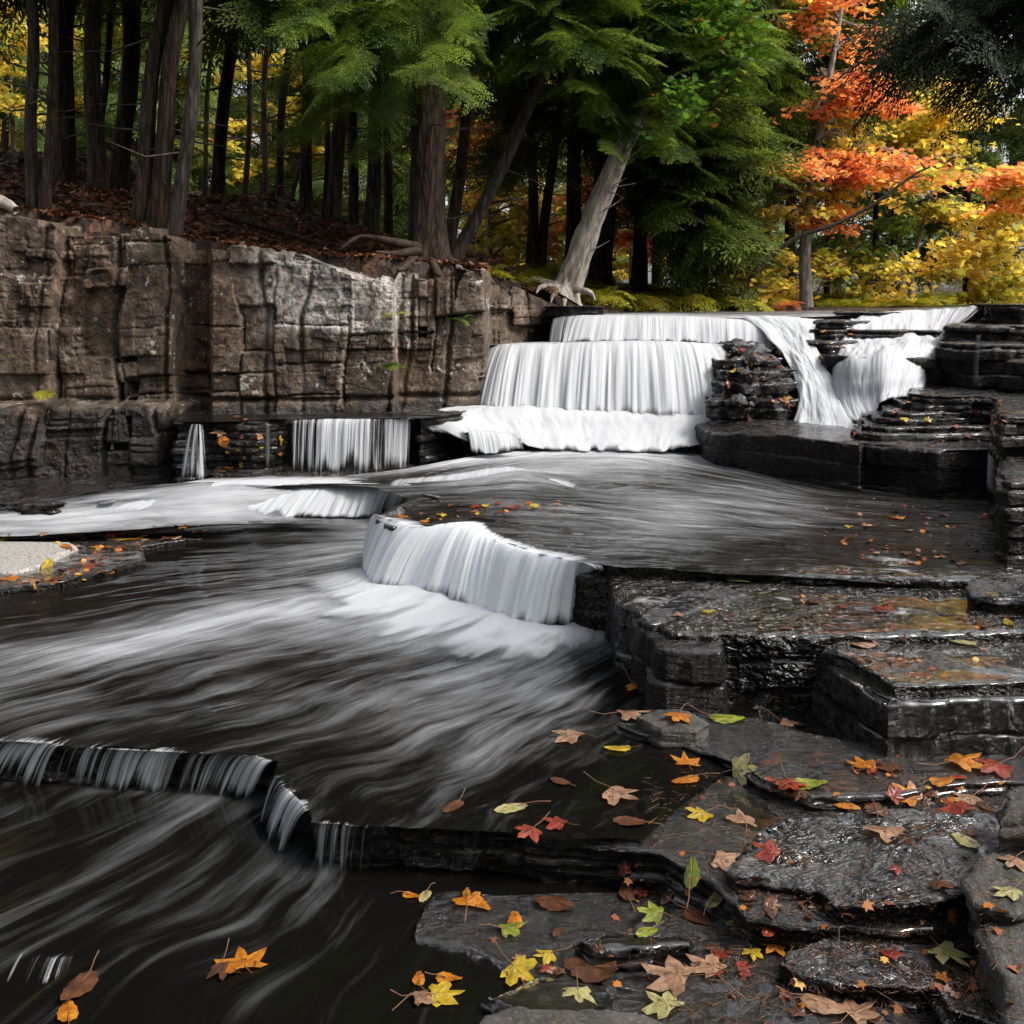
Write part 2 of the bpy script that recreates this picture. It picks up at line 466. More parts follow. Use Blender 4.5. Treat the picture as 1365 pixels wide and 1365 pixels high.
M['pale'] = mat_pale()
# ================================================================ camera, light, sky
cam = bpy.data.cameras.new('camera')
co = bpy.data.objects.new('camera', cam)
COL.objects.link(co)
co.location = (0, 0, H)
co.rotation_euler = (math.radians(90), 0, 0)
cam.sensor_width = 36
cam.lens = 36 * F / 1365
cam.shift_y = -(682.5 - YH) / 1365
cam.clip_start = 0.05
cam.clip_end = 1000
SC.camera = co

SUN_EL, SUN_AZ = math.radians(50), math.radians(108)      # azimuth measured from +Y towards +X
sl = bpy.data.lights.new('sun', 'SUN')
sl.energy = 1.5
sl.angle = math.radians(14)
sl.color = (1.0, 0.94, 0.86)
so = bpy.data.objects.new('sun', sl)
COL.objects.link(so)
sd = Vector((math.sin(SUN_AZ) * math.cos(SUN_EL), math.cos(SUN_AZ) * math.cos(SUN_EL), math.sin(SUN_EL)))
so.rotation_euler = sd.to_track_quat('Z', 'Y').to_euler()
so.location = (0, 0, 30)
wd = bpy.data.worlds.new('World')
SC.world = wd
wd.use_nodes = True
nt = wd.node_tree
bg = nt.nodes['Background']
sky = nt.nodes.new('ShaderNodeTexSky')
sky.sky_type = 'NISHITA'
sky.sun_disc = False
sky.sun_elevation = SUN_EL
sky.sun_rotation = SUN_AZ
sky.dust_density = 4.0
sky.ozone_density = 1.0
hs = nt.nodes.new('ShaderNodeHueSaturation')      # thin high cloud whitens the blue
hs.inputs['Saturation'].default_value = 0.34
hs.inputs['Value'].default_value = 1.0
nt.links.new(sky.outputs[0], hs.inputs['Color'])
nt.links.new(hs.outputs[0], bg.inputs[0])
bg.inputs[1].default_value = 0.15
SC.view_settings.view_transform = 'Standard'
SC.view_settings.look = 'None'
SC.view_settings.exposure = 1.2
SC.view_settings.gamma = 1
SC.render.engine = 'CYCLES'
SC.cycles.max_bounces = 5
SC.cycles.diffuse_bounces = 3
SC.cycles.glossy_bounces = 2
SC.cycles.transparent_max_bounces = 10
SC.cycles.caustics_reflective = False
SC.cycles.caustics_refractive = False

# ================================================================ cliff on the left
# (x at the foot of the wall, depth, photo row of the top edge)
CL = [(-420, 7.3, 275), (-200, 7.5, 280), (0, 7.6, 286), (70, 7.62, 290), (78, 7.72, 304), (150, 7.7, 306), (228, 7.66, 318), (236, 7.98, 332), (276, 7.98, 334),
      (284, 7.66, 334), (400, 7.7, 346), (455, 7.7, 362), (524, 7.74, 380), (530, 7.95, 362), (600, 7.98, 360), (645, 8.05, 366), (655, 8.5, 378), (700, 9.0, 388), (728, 9.4, 404), (790, 9.9, 412), (830, 10.3, 412)]
cx_ = np.array([D(a, 0, d)[0] for a, d, t in CL])
cd_ = np.array([d for a, d, t in CL])
cz_ = np.array([D(0, t, d)[2] for a, d, t in CL])


def cliff_line(X):
    return np.interp(X, cx_, cd_)


def smooth_line(X):
    return sum(np.interp(X + o, cx_, cd_) for o in (-.3, -.15, 0, .15, .3)) / 5


def cliff_top(X):
    return np.interp(X, cx_, cz_)


class Cells:
    """irregular masonry-like jointing: columns, and rows inside each column"""
    def __init__(s, x0, x1, z0, z1, w, h, seed, jit=0.4):
        r = np.random.default_rng(seed)
        s.e = [x0]
        while s.e[-1] < x1:
            s.e.append(s.e[-1] + w * (1 + jit * r.uniform(-1, 1)))
        s.e = np.array(s.e)
        s.rows = []
        s.off = []
        for _ in range(len(s.e)):
            q = [z0 - h * r.uniform(0, 1)]
            while q[-1] < z1:
                q.append(q[-1] + h * (1 + jit * r.uniform(-1, 1)))
            s.rows.append(np.array(q))
            s.off.append(r.uniform(-1, 1, len(q) + 1))

    def ev(s, X, Z):
        ci = np.clip(np.searchsorted(s.e, X) - 1, 0, len(s.e) - 2)
        off = np.zeros(X.shape)
        dist = np.minimum(np.abs(X - s.e[ci]), np.abs(s.e[ci + 1] - X))
        for c in np.unique(ci):
            k = ci == c
            q = s.rows[c]
            ri = np.clip(np.searchsorted(q, Z[k]) - 1, 0, len(q) - 2)
            off[k] = s.off[c][ri]
            dist[k] = np.minimum(dist[k], np.minimum(np.abs(Z[k] - q[ri]), np.abs(q[ri + 1] - Z[k])))
        return off, dist


def build_cliff():
    nx, nz, nb = 900, 250, 70
    X = np.linspace(cx_[0], cx_[-1], nx)[:, None] * np.ones((1, nz + nb))
    top = cliff_top(X[:, 0])
    top = top + 0.02 * vn(X[:, 0] * 7, 0, 0, 5) + 0.05 * np.round(1.8 * vn(X[:, 0] * 3.3, 4.2, 0, 6)) * (X[:, 0] < 0) + 0.02 * np.round(1.5 * vn(X[:, 0] * 9, 4.2, 0, 7)) * (X[:, 0] < 0)
    z0 = np.interp(X[:, 0], [cx_[0], -0.4, 0.1, cx_[-1]], [0.1, 0.1, 0.4, 1.0])
    t = np.linspace(0, 1, nz)
    Z = z0[:, None] + (top - z0)[:, None] * t[None, :]
    Xw = X[:, :nz]
    wx = Xw + 0.045 * vn(Xw * 2.0, Z * 2.2, 0, 11) + 0.010 * vn(Xw * 8, Z * 8, 0, 12) + 0.004 * vn(Xw * 30, Z * 30, 0, 15) + 0.06 * (Z - 1.4) * np.sin(Xw * 2)
    wz = Z + 0.03 * vn(Xw * 1.6, Z * 2, 0, 13) + 0.008 * vn(Xw * 9, Z * 9, 0, 14) + 0.003 * vn(Xw * 30, Z * 30, 0, 16) - 0.02 * Xw
    o1, d1 = Cells(cx_[0] - 1, cx_[-1] + 1, -.3, 3, 0.62, 0.30, 3, 0.75).ev(wx, wz)
    o2, d2 = Cells(cx_[0] - 1, cx_[-1] + 1, -.3, 3, 0.21, 0.13, 4, 0.85).ev(wx, wz)
    o3, d3 = Cells(cx_[0] - 1, cx_[-1] + 1, -.3, 3, 0.08, 0.07, 9, 0.7).ev(wx + .01 * vn(Xw * 30, Z * 30), wz)
    g1 = np.clip(0.5 + 1.6 * vn(Xw * 1.9, Z * 2.4, 0, 18), 0.0, 1)
    g2 = np.clip(0.3 + 2.2 * vn(Xw * 2.6, Z * 2.6, 0, 8), 0, 1)
    g3 = np.clip(0.1 + 2.2 * vn(Xw * 3.1, Z * 3.3, 0, 19), 0, 1)
    out = 0.065 * o1 + 0.032 * o2 * g2 + 0.012 * o3 * g3
    out += 0.02 * (np.mod(wx * 2.7 + o1, 1) - .5) * g3
    out -= 0.035 * g1 * np.exp(-(d1 / 0.008) ** 2) + 0.015 * np.exp(-(d2 / 0.007) ** 2) * g2 + 0.006 * np.exp(-(d3 / 0.005) ** 2) * g3
    # deep missing blocks
    hole = (o2 < -0.82) & (d1 > .01) & (vn(Xw * 1.3, Z * 1.3, 0, 31) > 0.0)
    out -= 0.10 * hole
    # vertical fissures of the wall
    for px in (50, 76, 156, 232, 278, 352, 405, 527, 545, 600, 650, 702):
        xc = np.interp(px, [a[0] for a in CL], cx_)
        out -= 0.07 * np.exp(-((wx - xc) / 0.016) ** 2) * (0.6 + 0.4 * vn(Z * 3, px, 0, 2))
    out += 0.012 * fbm(Xw * 4, Z * 4, 0, 3, 21) + 0.007 * fbm(Xw * 22, Z * 22, 0, 3, 22)
    # the lower dark step of the wall stands proud below z = .82 left of the side falls
    low = 1 / (1 + np.exp((Z - (0.86 + 0.02 * vn(Xw * 3, 0, 0, 7))) / 0.008))
    out += low * np.interp(Xw, [-3.1, -2.45, -2.3, 9], [0.22, 0.26, 0.0, 0.0])
    # bedding undercut at the foot of the upper wall
    out -= 0.05 * np.exp(-((Z - 0.87) / 0.02) ** 2)
    fade = np.clip((1 - t) / 0.03, 0, 1)[None, :]
    Y = cliff_line(Xw) - out
    # keep joints upright where the plan line steps
    # cap running back into the bank
    tb = np.linspace(0, 1, nb + 1)[1:]
    Yb = Y[:, -1:] + tb[None, :] * 0.9
    Xb = X[:, nz:]
    cap = top[:, None] + 0.015 * fbm(Xb * 6, Yb * 6, 0, 3, 5) - 0.012 * np.exp(-tb[None, :] / 0.02)
    blend = np.clip((tb - .45) / .5, 0, 1)[None, :]
    Zb = cap * (1 - blend) + (bank_z(Xb, Yb) - 0.04) * blend
    V = np.stack([X, np.concatenate([Y, Yb], 1), np.concatenate([Z, Zb], 1)], 2)
    o = mesh('cliff', V.reshape(-1, 3), [gridfaces(nx, nz + nb)[:, ::-1]], M['cliff'])
    return structure(o)


# ================================================================ ground (bank, forest floor, far ground) as one sheet
BK = []
for px, py, d in [(-400, 262, 8.1), (-200, 262, 8.3), (0, 275, 8.0), (80, 290, 8.2), (150, 296, 8.2), (235, 318, 8.2), (300, 325, 8.2), (380, 333, 8.2), (460, 345, 8.3), (540, 348, 8.5), (600, 352, 8.6),
                  (660, 370, 9.2), (720, 386, 9.7), (790, 400, 10.4), (870, 404, 11), (960, 409, 11.3), (1100, 412, 11.5), (1300, 409, 11.5), (1500, 390, 10.5), (1800, 380, 9),
                  (0, 205, 11), (100, 208, 11.3), (-300, 205, 11), (60, 245, 9.3), (160, 258, 9.5), (230, 262, 10), (300, 265, 10.5), (350, 264, 11), (420, 290, 10.3), (480, 305, 10.6), (540, 322, 10.5), (620, 340, 10),
                  (700, 366, 12), (800, 385, 13), (900, 398, 14), (1000, 404, 15), (1150, 405, 16), (1300, 400, 15), (1450, 380, 14), (600, 350, 14), (400, 310, 14), (200, 250, 14), (0, 230, 14), (0, 250, 20), (300, 320, 20), (700, 375, 20), (1000, 392, 22), (1300, 385, 20)]:
    BK.append(D(px, py, d))
BK = np.array(BK)


def bank_z(X, Y):
    X, Y = np.broadcast_arrays(np.asarray(X, float), np.asarray(Y, float))
    num = np.zeros(X.shape)
    den = np.full(X.shape, 1e-9)
    for bx, by, bz in BK:
        w = 1 / (((X - bx) ** 2 + (Y - by) ** 2) ** 1.7 + 0.004)
        num += w * bz
        den += w
    w = 1 / (30 ** 3.4) * np.ones(X.shape)
    z = (num + w * 1.7) / (den + w)
    return z + 0.03 * fbm(X * 1.7, Y * 1.7, 0, 4, 40) + 0.01 * fbm(X * 9, Y * 9, 0, 3, 41)


def river_mask(X, Y):
    """1 inside the upper river channel"""
    xl = D(735, 0, 9.0)[0] + 0.12 * (Y - 9)
    xr = 4.0 + 0.9 * (Y - 9)
    yr = 10.6 + 0.12 * (X - 1)
    return ((X > xl) & (X < xr + 3) & (Y < yr)) * 1.0


def build_ground():
    xs = np.concatenate([-7 - 90 * np.linspace(1, 0, 30, endpoint=False) ** 2, np.linspace(-7, 7, 300), 7 + 90 * np.linspace(0, 1, 31)[1:] ** 2])
    ys = np.concatenate([np.linspace(-40, 7, 24, endpoint=False), np.linspace(7, 16, 220), 16 + 160 * np.linspace(0, 1, 41)[1:] ** 2])
    X, Y = np.meshgrid(xs, ys, indexing='ij')
    Z = bank_z(X, Y)
    edge = smooth_line(np.clip(X, cx_[0], cx_[-1])) + 0.35
    front = np.where(X < cx_[-1], edge, 10.9)
    k = np.clip((Y - front) / 0.12, 0, 1)
    low = np.where(Y > 8.9, 1.2, -0.35)
    right = np.clip((X - 5.2 - 0.0 * Y) / 1.2, 0, 1)
    kk = np.maximum(k, right * (Y > 3))
    left = np.clip((-5.2 - X) / 0.8, 0, 1)
    kk = np.maximum(kk, left * (Y > 7.0))
    Z = low * (1 - kk) + Z * kk
    return structure(mesh('ground', np.stack([X, Y, Z], 2).reshape(-1, 3), [gridfaces(len(xs), len(ys))[:, ::-1]], M['litter']))


ground = build_ground()
cliff = build_cliff()

# ================================================================ rock ledges from footprints
RAY = []      # meshes that carry fallen leaves


def ledge(name, pts, ztop, zbot, mat, step=0.02, jag=0.03, strata=0.02, lay=0.05, seed=1, tilt=None, rough=0.006, undercut=0.0, grid=None, kind='structure', jf=3.0, loc=False, chips=0.0):
    """pts: (px,py) outline of the top edge read at level ztop, or world xy when given as 'w' tuples"""
    w = []
    for p in pts:
        if len(p) == 3:
            w.append((p[0], p[1]))
        else:
            a = W(p[0], p[1], ztop)
            w.append((a[0], a[1]))
    w = np.array(w)
    if np.sum(w[:, 0] * np.roll(w[:, 1], -1) - np.roll(w[:, 0], -1) * w[:, 1]) < 0:
        w = w[::-1]
    # resample
    q = []
    for i in range(len(w)):
        a, b = w[i], w[(i + 1) % len(w)]
        n = max(1, int(np.hypot(*(b - a)) / step))
        for k in range(n):
            q.append(a + (b - a) * k / n)
    q = np.array(q)
    n = len(q)
    tg = np.roll(q, -2, 0) - np.roll(q, 2, 0)
    tg /= np.linalg.norm(tg, axis=1)[:, None] + 1e-9
    nr = np.stack([tg[:, 1], -tg[:, 0]], 1)
    j = jag * (fbm(q[:, 0] * jf, q[:, 1] * jf, 0, 4, seed) + 0.45 * np.round(1.6 * vn(q[:, 0] * jf * 1.6, q[:, 1] * jf * 1.6, 0, seed + 3)))
    q = q + nr * j[:, None]
    hz = max(8, int((ztop - zbot) / max(step * 0.5, 0.006)))
    zz = np.linspace(zbot, ztop, hz)
    rings = []
    tl = tilt or (lambda x, y: 0 * x)
    for z in zz:
        # bedding: each bed has its own set-back
        zq = z + 0.012 * vn(q[:, 0] * 5, q[:, 1] * 5, 0, seed + 5)
        bed = np.floor(zq / lay)
        fr = zq / lay - bed
        o = strata * np.round(2.5 * vn(q[:, 0] * 2.2, q[:, 1] * 2.2, bed * 7.3, seed + 9)) / 2 + strata * 0.5 * vn(q[:, 0] * 9, q[:, 1] * 9, bed * 3.1, seed + 10)
        o -= strata * 0.7 * np.exp(-(np.minimum(fr, 1 - fr) * lay / 0.006) ** 2)
        o += 0.4 * rough * 3 * fbm(q[:, 0] * 25, q[:, 1] * 25, z * 25, 3, seed + 11)
        f = (ztop - z) / (ztop - zbot)
        o -= undercut * f
        o -= 0.008 * np.exp(-((ztop - z) / 0.008))
        p = q + nr * o[:, None]
        rings.append(np.stack([p[:, 0], p[:, 1], z + tl(p[:, 0], p[:, 1]) * (1 - f)], 1))
    V = np.concatenate(rings)
    i = np.arange(n)
    Fs = []
    for k in range(hz - 1):
        Fs.append(np.stack([k * n + i, k * n + (i + 1) % n, (k + 1) * n + (i + 1) % n, (k + 1) * n + i], 1))
    # top
    g = grid or step * 1.3
    tp = rings[-1][:, :2]
    gx = np.arange(tp[:, 0].min(), tp[:, 0].max(), g)
    gy = np.arange(tp[:, 1].min(), tp[:, 1].max(), g)
    G = np.stack(np.meshgrid(gx, gy), 2).reshape(-1, 2) + RNG.uniform(-.25, .25, (len(gx) * len(gy), 2)) * g
    G = G[inpoly(G[:, 0], G[:, 1], tp)]
    # drop grid points too close to the rim
    keep = np.ones(len(G), bool)
    for c in range(0, len(G), 2000):
        dd = np.min((G[c:c + 2000, None, 0] - tp[None, ::2, 0]) ** 2 + (G[c:c + 2000, None, 1] - tp[None, ::2, 1]) ** 2, 1)
        keep[c:c + 2000] = dd > (g * 0.6) ** 2
    G = G[keep]
    vs = [Vector(a) for a in tp] + [Vector(a) for a in G]
    ed = [(a, (a + 1) % n) for a in range(n)]
    res = delaunay_2d_cdt(vs, ed, [], 1, 1e-6)
    rv = np.array([tuple(v) for v in res[0]])
    rf = [f for f in res[2]]
    tz = ztop + tl(rv[:, 0], rv[:, 1])
    inner = np.ones(len(rv), bool)
    mp = {}
    for newi, olds in enumerate(res[3]):
        for oi in olds:
            if oi < n:
                mp[newi] = (hz - 1) * n + oi
    bump = rough * fbm(rv[:, 0] * 7, rv[:, 1] * 7, 0, 4, seed + 20) * 2
    if chips:
        bump += chips * np.round(2.0 * fbm(rv[:, 0] * 3, rv[:, 1] * 5, 0, 3, seed + 25)) / 2
    base = len(V)
    idx = np.array([mp.get(a, base + a) for a in range(len(rv))])
    V = np.concatenate([V, np.stack([rv[:, 0], rv[:, 1], tz + bump], 1)])
    T = []
    for f in rf:
        c = rv[list(f)].mean(0)
        if len(f) == 3:
            T.append([idx[a] for a in f])
        else:
            for a in range(1, len(f) - 1):
                T.append([idx[f[0]], idx[f[a]], idx[f[a + 1]]])
    T = np.array(T)
    cc = V[T].mean(1)
    T = T[inpoly(cc[:, 0], cc[:, 1], tp)]
    lc = None
    if loc:
        c = V.mean(0)
        lc = (float(c[0]), float(c[1]), float(zbot))
    o = mesh(name, V, [np.concatenate(Fs), T], mat, loc=lc)
    if kind:
        o['kind'] = kind
    RAY.append(o)
    return o


def wp(px, py, z):
    a = W(px, py, z)
    return (a[0], a[1], 'w')


# --- lower plate: bed of the middle pool, its broken edge makes the lowest falls
ledge('rock_ledge', [(-260, 984), (-100, 988), (0, 990), (90, 995), (240, 1004), (345, 1009), (368, 1016), (364, 1031), (385, 1055), (410, 1078), (414, 1097), (480, 1102), (600, 1106), (700, 1113), (800, 1118), (872, 1123),
                     (900, 1150), (960, 1170), (1000, 1200), (1150, 1200), (1500, 1180), (1700, 960), (1500, 860), (900, 800), (860, 780), (400, 700), (0, 690), (-900, 690), (-700, 900)], 0.115, -0.1, M['wetcoarse'], step=0.02, jag=0.018, strata=0.02, lay=0.035, seed=3, grid=0.05, rough=0.006)
# --- river bed under the lowest pool
structure(mesh('river_bed', [(-9, -2, -0.12), (9, -2, -0.12), (9, 9, -0.12), (-9, 9, -0.12)], [[(0, 1, 2, 3)]], M['wet']))
# --- the big table (central falls drop off its left edge)
ledge('rock_shelf', [(500, 692), (530, 702), (600, 704), (660, 722), (700, 738), (740, 745), (775, 752), (812, 756), (1100, 767), (1250, 772), (1390, 776), (1700, 780), (1900, 640), (1330, 590), (900, 585), (560, 590), (380, 610), (300, 622), (262, 630), (330, 634), (420, 636), (490, 642), (560, 655), (540, 668), (515, 680)],
      0.435, -0.1, M['slab'], step=0.022, jag=0.02, strata=0.016, lay=0.05, seed=5, grid=0.05, rough=0.003)
# second terrace, one plank lower
ledge('rock_shelf', [(812, 766), (1000, 764), (1250, 776), (1500, 782), (1700, 850), (1500, 852), (1365, 842), (1200, 846), (1090, 851), (1000, 846), (900, 842), (868, 826), (852, 815), (826, 800)],
      0.395, -0.1, M['slab'], step=0.016, jag=0.018, strata=0.012, lay=0.1, seed=8, grid=0.035, rough=0.003)
ledge('rock_slab', [(852, 822), (868, 830), (896, 826), (925, 815), (960, 802), (1000, 792), (975, 780), (925, 776), (905, 790), (880, 802)], 0.404, 0.36, M['slate'], step=0.012, jag=0.012, strata=0.006, lay=0.02, seed=12, rough=0.002)
ledge('rock_slab', [(1288, 778), (1300, 766), (1370, 762), (1480, 770), (1480, 800), (1330, 800), (1298, 792)], 0.455, 0.39, M['slate'], step=0.012, jag=0.015, strata=0.008, lay=0.02, seed=13, rough=0.003)
# third terrace
ledge('rock_shelf', [(1092, 866), (1130, 880), (1165, 898), (1192, 915), (1280, 913), (1400, 910), (1650, 925), (1650, 850), (1300, 840), (1095, 840)],
      0.365, -0.1, M['slab2'], step=0.013, jag=0.014, strata=0.010, lay=0.12, seed=15, grid=0.03, rough=0.003, undercut=-0.01)
# front face of the third terrace is one rough block below the slab
ledge('rock_ledge', [(868, 850), (905, 862), (1000, 868), (1080, 872), (1110, 890), (1150, 915), (1185, 935), (1290, 932), (1500, 925), (1500, 840), (880, 838)],
      0.33, 0.0, M['wetcoarse'], step=0.014, jag=0.02, strata=0.012, lay=0.11, seed=17, grid=0.05, undercut=-0.03)
ledge('rock_ledge', [(820, 780), (840, 800), (858, 830), (880, 862), (960, 870), (1000, 830), (900, 780)], 0.37, -0.05, M['wet'], step=0.014, jag=0.03, strata=0.02, lay=0.13, seed=18, grid=0.05, undercut=-0.05)
# shelf at the foot of the table, with a curved rim
ledge('rock_shelf', [(826, 966), (870, 962), (930, 952), (1010, 958), (1080, 975), (1230, 1000), (1400, 1010), (1400, 1040), (1200, 1060), (1080, 1060), (1010, 1040), (990, 1020), (950, 1000), (900, 985), (850, 978)],
      0.165, 0.0, M['rubble'], step=0.012, jag=0.015, strata=0.015, lay=0.025, seed=20, grid=0.02, rough=0.006, chips=0.006)
# broad wet shelf in the right foreground
ledge('rock_shelf', [(720, 1010), (800, 1000), (900, 1010), (1010, 1045), (1150, 1050), (1290, 1055), (1500, 1060), (1500, 1250), (1300, 1230), (1190, 1240), (1000, 1215), (960, 1180), (880, 1135), (800, 1120), (700, 1112), (680, 1080), (700, 1040)],
      0.128, -0.05, M['rubble'], step=0.012, jag=0.012, strata=0.015, lay=0.025, seed=22, grid=0.017, rough=0.007, chips=0.010)
# drowned shelf at the foot of the mossy ledge
ledge('rock_shelf', [(590, 1192), (700, 1188), (870, 1190), (960, 1215), (910, 1300), (820, 1340), (700, 1325), (650, 1290), (560, 1250), (575, 1215)],
      0.010, -0.1, M['rubble'], step=0.012, jag=0.03, strata=0.01, lay=0.02, seed=38, grid=0.016, rough=0.007, chips=0.006)
# slab rock with the orange maple leaf
ledge('rock_slab', [(990, 1130), (1015, 1105), (1060, 1088), (1150, 1085), (1230, 1090), (1320, 1095), (1400, 1100), (1400, 1195), (1290, 1196), (1200, 1200), (1120, 1196), (1100, 1172), (1040, 1165), (985, 1160), (972, 1148)],
      0.185, 0.0, M['slate'], step=0.01, jag=0.012, strata=0.014, lay=0.024, seed=25, grid=0.014, rough=0.010, chips=0.012, tilt=lambda x, y: 0.02 * np.sin(x * 6 + 1))
ledge('rock_slab', [(985, 1170), (1040, 1172), (1100, 1185), (1130, 1205), (1110, 1225), (1010, 1215), (975, 1195)], 0.13, 0.0, M['wet'], step=0.01, jag=0.012, strata=0.012, lay=0.02, seed=26, grid=0.02)
# lower shelves at the bottom right
ledge('rock_shelf', [(890, 1215), (990, 1222), (1080, 1230), (1300, 1235), (1500, 1240), (1500, 1600), (560, 1700), (700, 1420), (800, 1330), (760, 1275), (775, 1250), (830, 1245)],
      0.035, -0.1, M['rubble'], step=0.01, jag=0.015, strata=0.014, lay=0.02, seed=28, grid=0.013, rough=0.010, chips=0.010)
ledge('rock_slab', [(1040, 1262), (1120, 1232), (1230, 1228), (1320, 1232), (1400, 1240), (1400, 1320), (1290, 1322), (1180, 1315), (1100, 1312), (1060, 1300), (1030, 1285)],
      0.085, -0.02, M['slate'], step=0.009, jag=0.012, strata=0.012, lay=0.018, seed=29, grid=0.012, rough=0.008, chips=0.006)
ledge('rock_slab', [(1240, 1310), (1330, 1296), (1440, 1300), (1440, 1380), (1330, 1370), (1260, 1345)], 0.10, -0.02, M['slate'], step=0.009, jag=0.01, strata=0.012, lay=0.018, seed=30, grid=0.012, rough=0.006)
ledge('rock_ledge', [(765, 1252), (830, 1240), (900, 1238), (935, 1250), (930, 1268), (860, 1272), (790, 1270)], 0.075, -0.02, M['wetcoarse'], step=0.009, jag=0.01, strata=0.012, lay=0.018, seed=31, grid=0.02)
ledge('rock_ledge', [(640, 1330), (720, 1300), (860, 1318), (900, 1340), (860, 1370), (700, 1370)], 0.03, -0.05, M['wetcoarse'], step=0.009, jag=0.012, strata=0.01, lay=0.018, seed=34, grid=0.02)
o = ledge('stone', [(618, 1372), (640, 1348), (690, 1336), (780, 1338), (860, 1346), (900, 1362), (890, 1460), (640, 1460)], 0.06, -0.05, M['dry'], step=0.008, jag=0.01, strata=0.006, lay=0.02, seed=32, grid=0.012, kind=None, loc=True)
tag(o, 'flat dry grey stone cut by the bottom edge of the photo, below the yellow leaves', 'stone')
o = ledge('stone', [(845, 205 + 750), (880, 945), (920, 948), (945, 962), (930, 975), (880, 974)], 0.20, 0.12, M['dry'], step=0.008, jag=0.008, strata=0.006, lay=0.02, seed=33, grid=0.012, kind=None, loc=True)
tag(o, 'small damp stone beside the mossy pebble at the foot of the black shelf', 'stone')
# dry stacked stones at the right edge
o = ledge('stacked_stone', [(1282, 1178), (1290, 1150), (1325, 1130), (1480, 1130), (1480, 1215), (1400, 1205), (1350, 1215), (1300, 1204)], 0.24, 0.13, M['dry'], step=0.008, jag=0.012, strata=0.012, lay=0.03, seed=35, grid=0.012, kind=None, loc=True, rough=0.008)
tag(o, 'flat dry grey stone with two leaves on it at the right edge of the foreground', 'stone')
o = ledge('stacked_stone', [(1322, 1062), (1345, 1046), (1500, 1046), (1500, 1100), (1400, 1096), (1330, 1092)], 0.33, 0.2, M['dry'], step=0.008, jag=0.012, strata=0.012, lay=0.03, seed=36, grid=0.012, kind=None, loc=True, rough=0.012)
tag(o, 'upper lichen-grey boulder of the stone stack at the right edge of the foreground', 'stone')
o = ledge('stacked_stone', [(1300, 1230), (1340, 1212), (1480, 1212), (1480, 1500), (1350, 1400), (1335, 1300)], 0.20, -0.1, M['dry'], step=0.008, jag=0.014, strata=0.014, lay=0.05, seed=37, grid=0.014, kind=None, loc=True, rough=0.008)
tag(o, 'tall cracked grey stone in the bottom right corner, under the flat one', 'stone')
# tall dark block at the right edge, by the table
ledge('rock_ledge', [wp(1330, 745, .45), wp(1345, 752, .45), wp(1560, 752, .45), wp(1560, 650, .45), wp(1340, 650, .45)], 0.80, 0.38, M['wet'], step=0.012, jag=0.02, strata=0.02, lay=0.07, seed=40, grid=0.03)
ledge('rock_ledge', [wp(1322, 672, .45), wp(1335, 700, .45), wp(1560, 700, .45), wp(1560, 640, .45), wp(1326, 650, .45)], 1.0, 0.38, M['wet'], step=0.012, jag=0.02, strata=0.02, lay=0.06, seed=41, grid=0.03)

# --- dark ledge across the right, below the upper falls
ledge('rock_ledge', [wp(925, 603, .45), wp(948, 618, .45), wp(1000, 630, .45), wp(1100, 648, .45), wp(1146, 655, .45), wp(1150, 650, .45), wp(1250, 664, .45), wp(1330, 662, .45), wp(1500, 665, .45), wp(1500, 590, .45), wp(1200, 570, .45), wp(1000, 575, .45), wp(930, 590, .45)],
      0.725, 0.35, M['wet'], step=0.016, jag=0.02, strata=0.014, lay=0.12, seed=45, grid=0.04, rough=0.006, chips=0.008, tilt=lambda x, y: -0.10 * np.clip((1.75 - x) / 0.6, 0, 1.3))
# stacked curved beds
for k, (x0, y0) in enumerate([(1140, 548), (1150, 540), (1165, 532), (1180, 526), (1200, 520), (1220, 515)]):
    z = 0.73 + 0.036 * (k + 1)
    d0 = 6.62 + 0.085 * k
    X0 = D(x0, 0, d0)[0]
    pts = [(X0, d0, 'w'), (X0 + .12, d0 - .12 - .01 * k, 'w'), (X0 + .4, d0 - 0.10, 'w'), (X0 + .8, d0 - .02, 'w'), (X0 + 1.6, d0 - .1, 'w'), (X0 + 1.8, d0 + .9, 'w'), (X0 + .5, d0 + .7, 'w'), (X0 + .1, d0 + .4, 'w')]
    ledge('rock_ledge', pts, z, z - 0.05 if k else 0.7, M['wet'], step=0.014, jag=0.03, strata=0.008, lay=0.03, seed=50 + k, grid=0.04, rough=0.004)
# high dark wall behind, right
def dl(px, d):
    return (D(px, 0, d)[0], d, 'w')
ledge('rock_wall', [dl(1254, 7.6), dl(1300, 7.35), dl(1345, 7.25), dl(1500, 7.1), dl(1500, 9.5), dl(1240, 8.6)], 1.29, 0.6, M['wet'], step=0.018, jag=0.03, strata=0.03, lay=0.09, seed=60, grid=0.04, rough=0.008)
ledge('rock_wall', [dl(1345, 7.1), dl(1390, 6.9), dl(1500, 6.9), dl(1500, 8.5), dl(1350, 8.0)], 1.2, 0.6, M['wet'], step=0.018, jag=0.03, strata=0.03, lay=0.1, seed=61, grid=0.05, rough=0.008)
ledge('rock_wall', [dl(1262, 8.0), dl(1320, 7.8), dl(1500, 7.7), dl(1500, 10), dl(1270, 9.2)], 1.41, 1.2, M['wet'], step=0.018, jag=0.03, strata=0.02, lay=0.05, seed=62, grid=0.05, rough=0.008)
ledge('rock_wall', [dl(1318, 8.3), dl(1360, 8.1), dl(1560, 7.9), dl(1560, 10.6), dl(1290, 10), dl(1300, 9)], 1.565, 1.3, M['wet'], step=0.02, jag=0.04, strata=0.02, lay=0.05, seed=63, grid=0.05, rough=0.01)
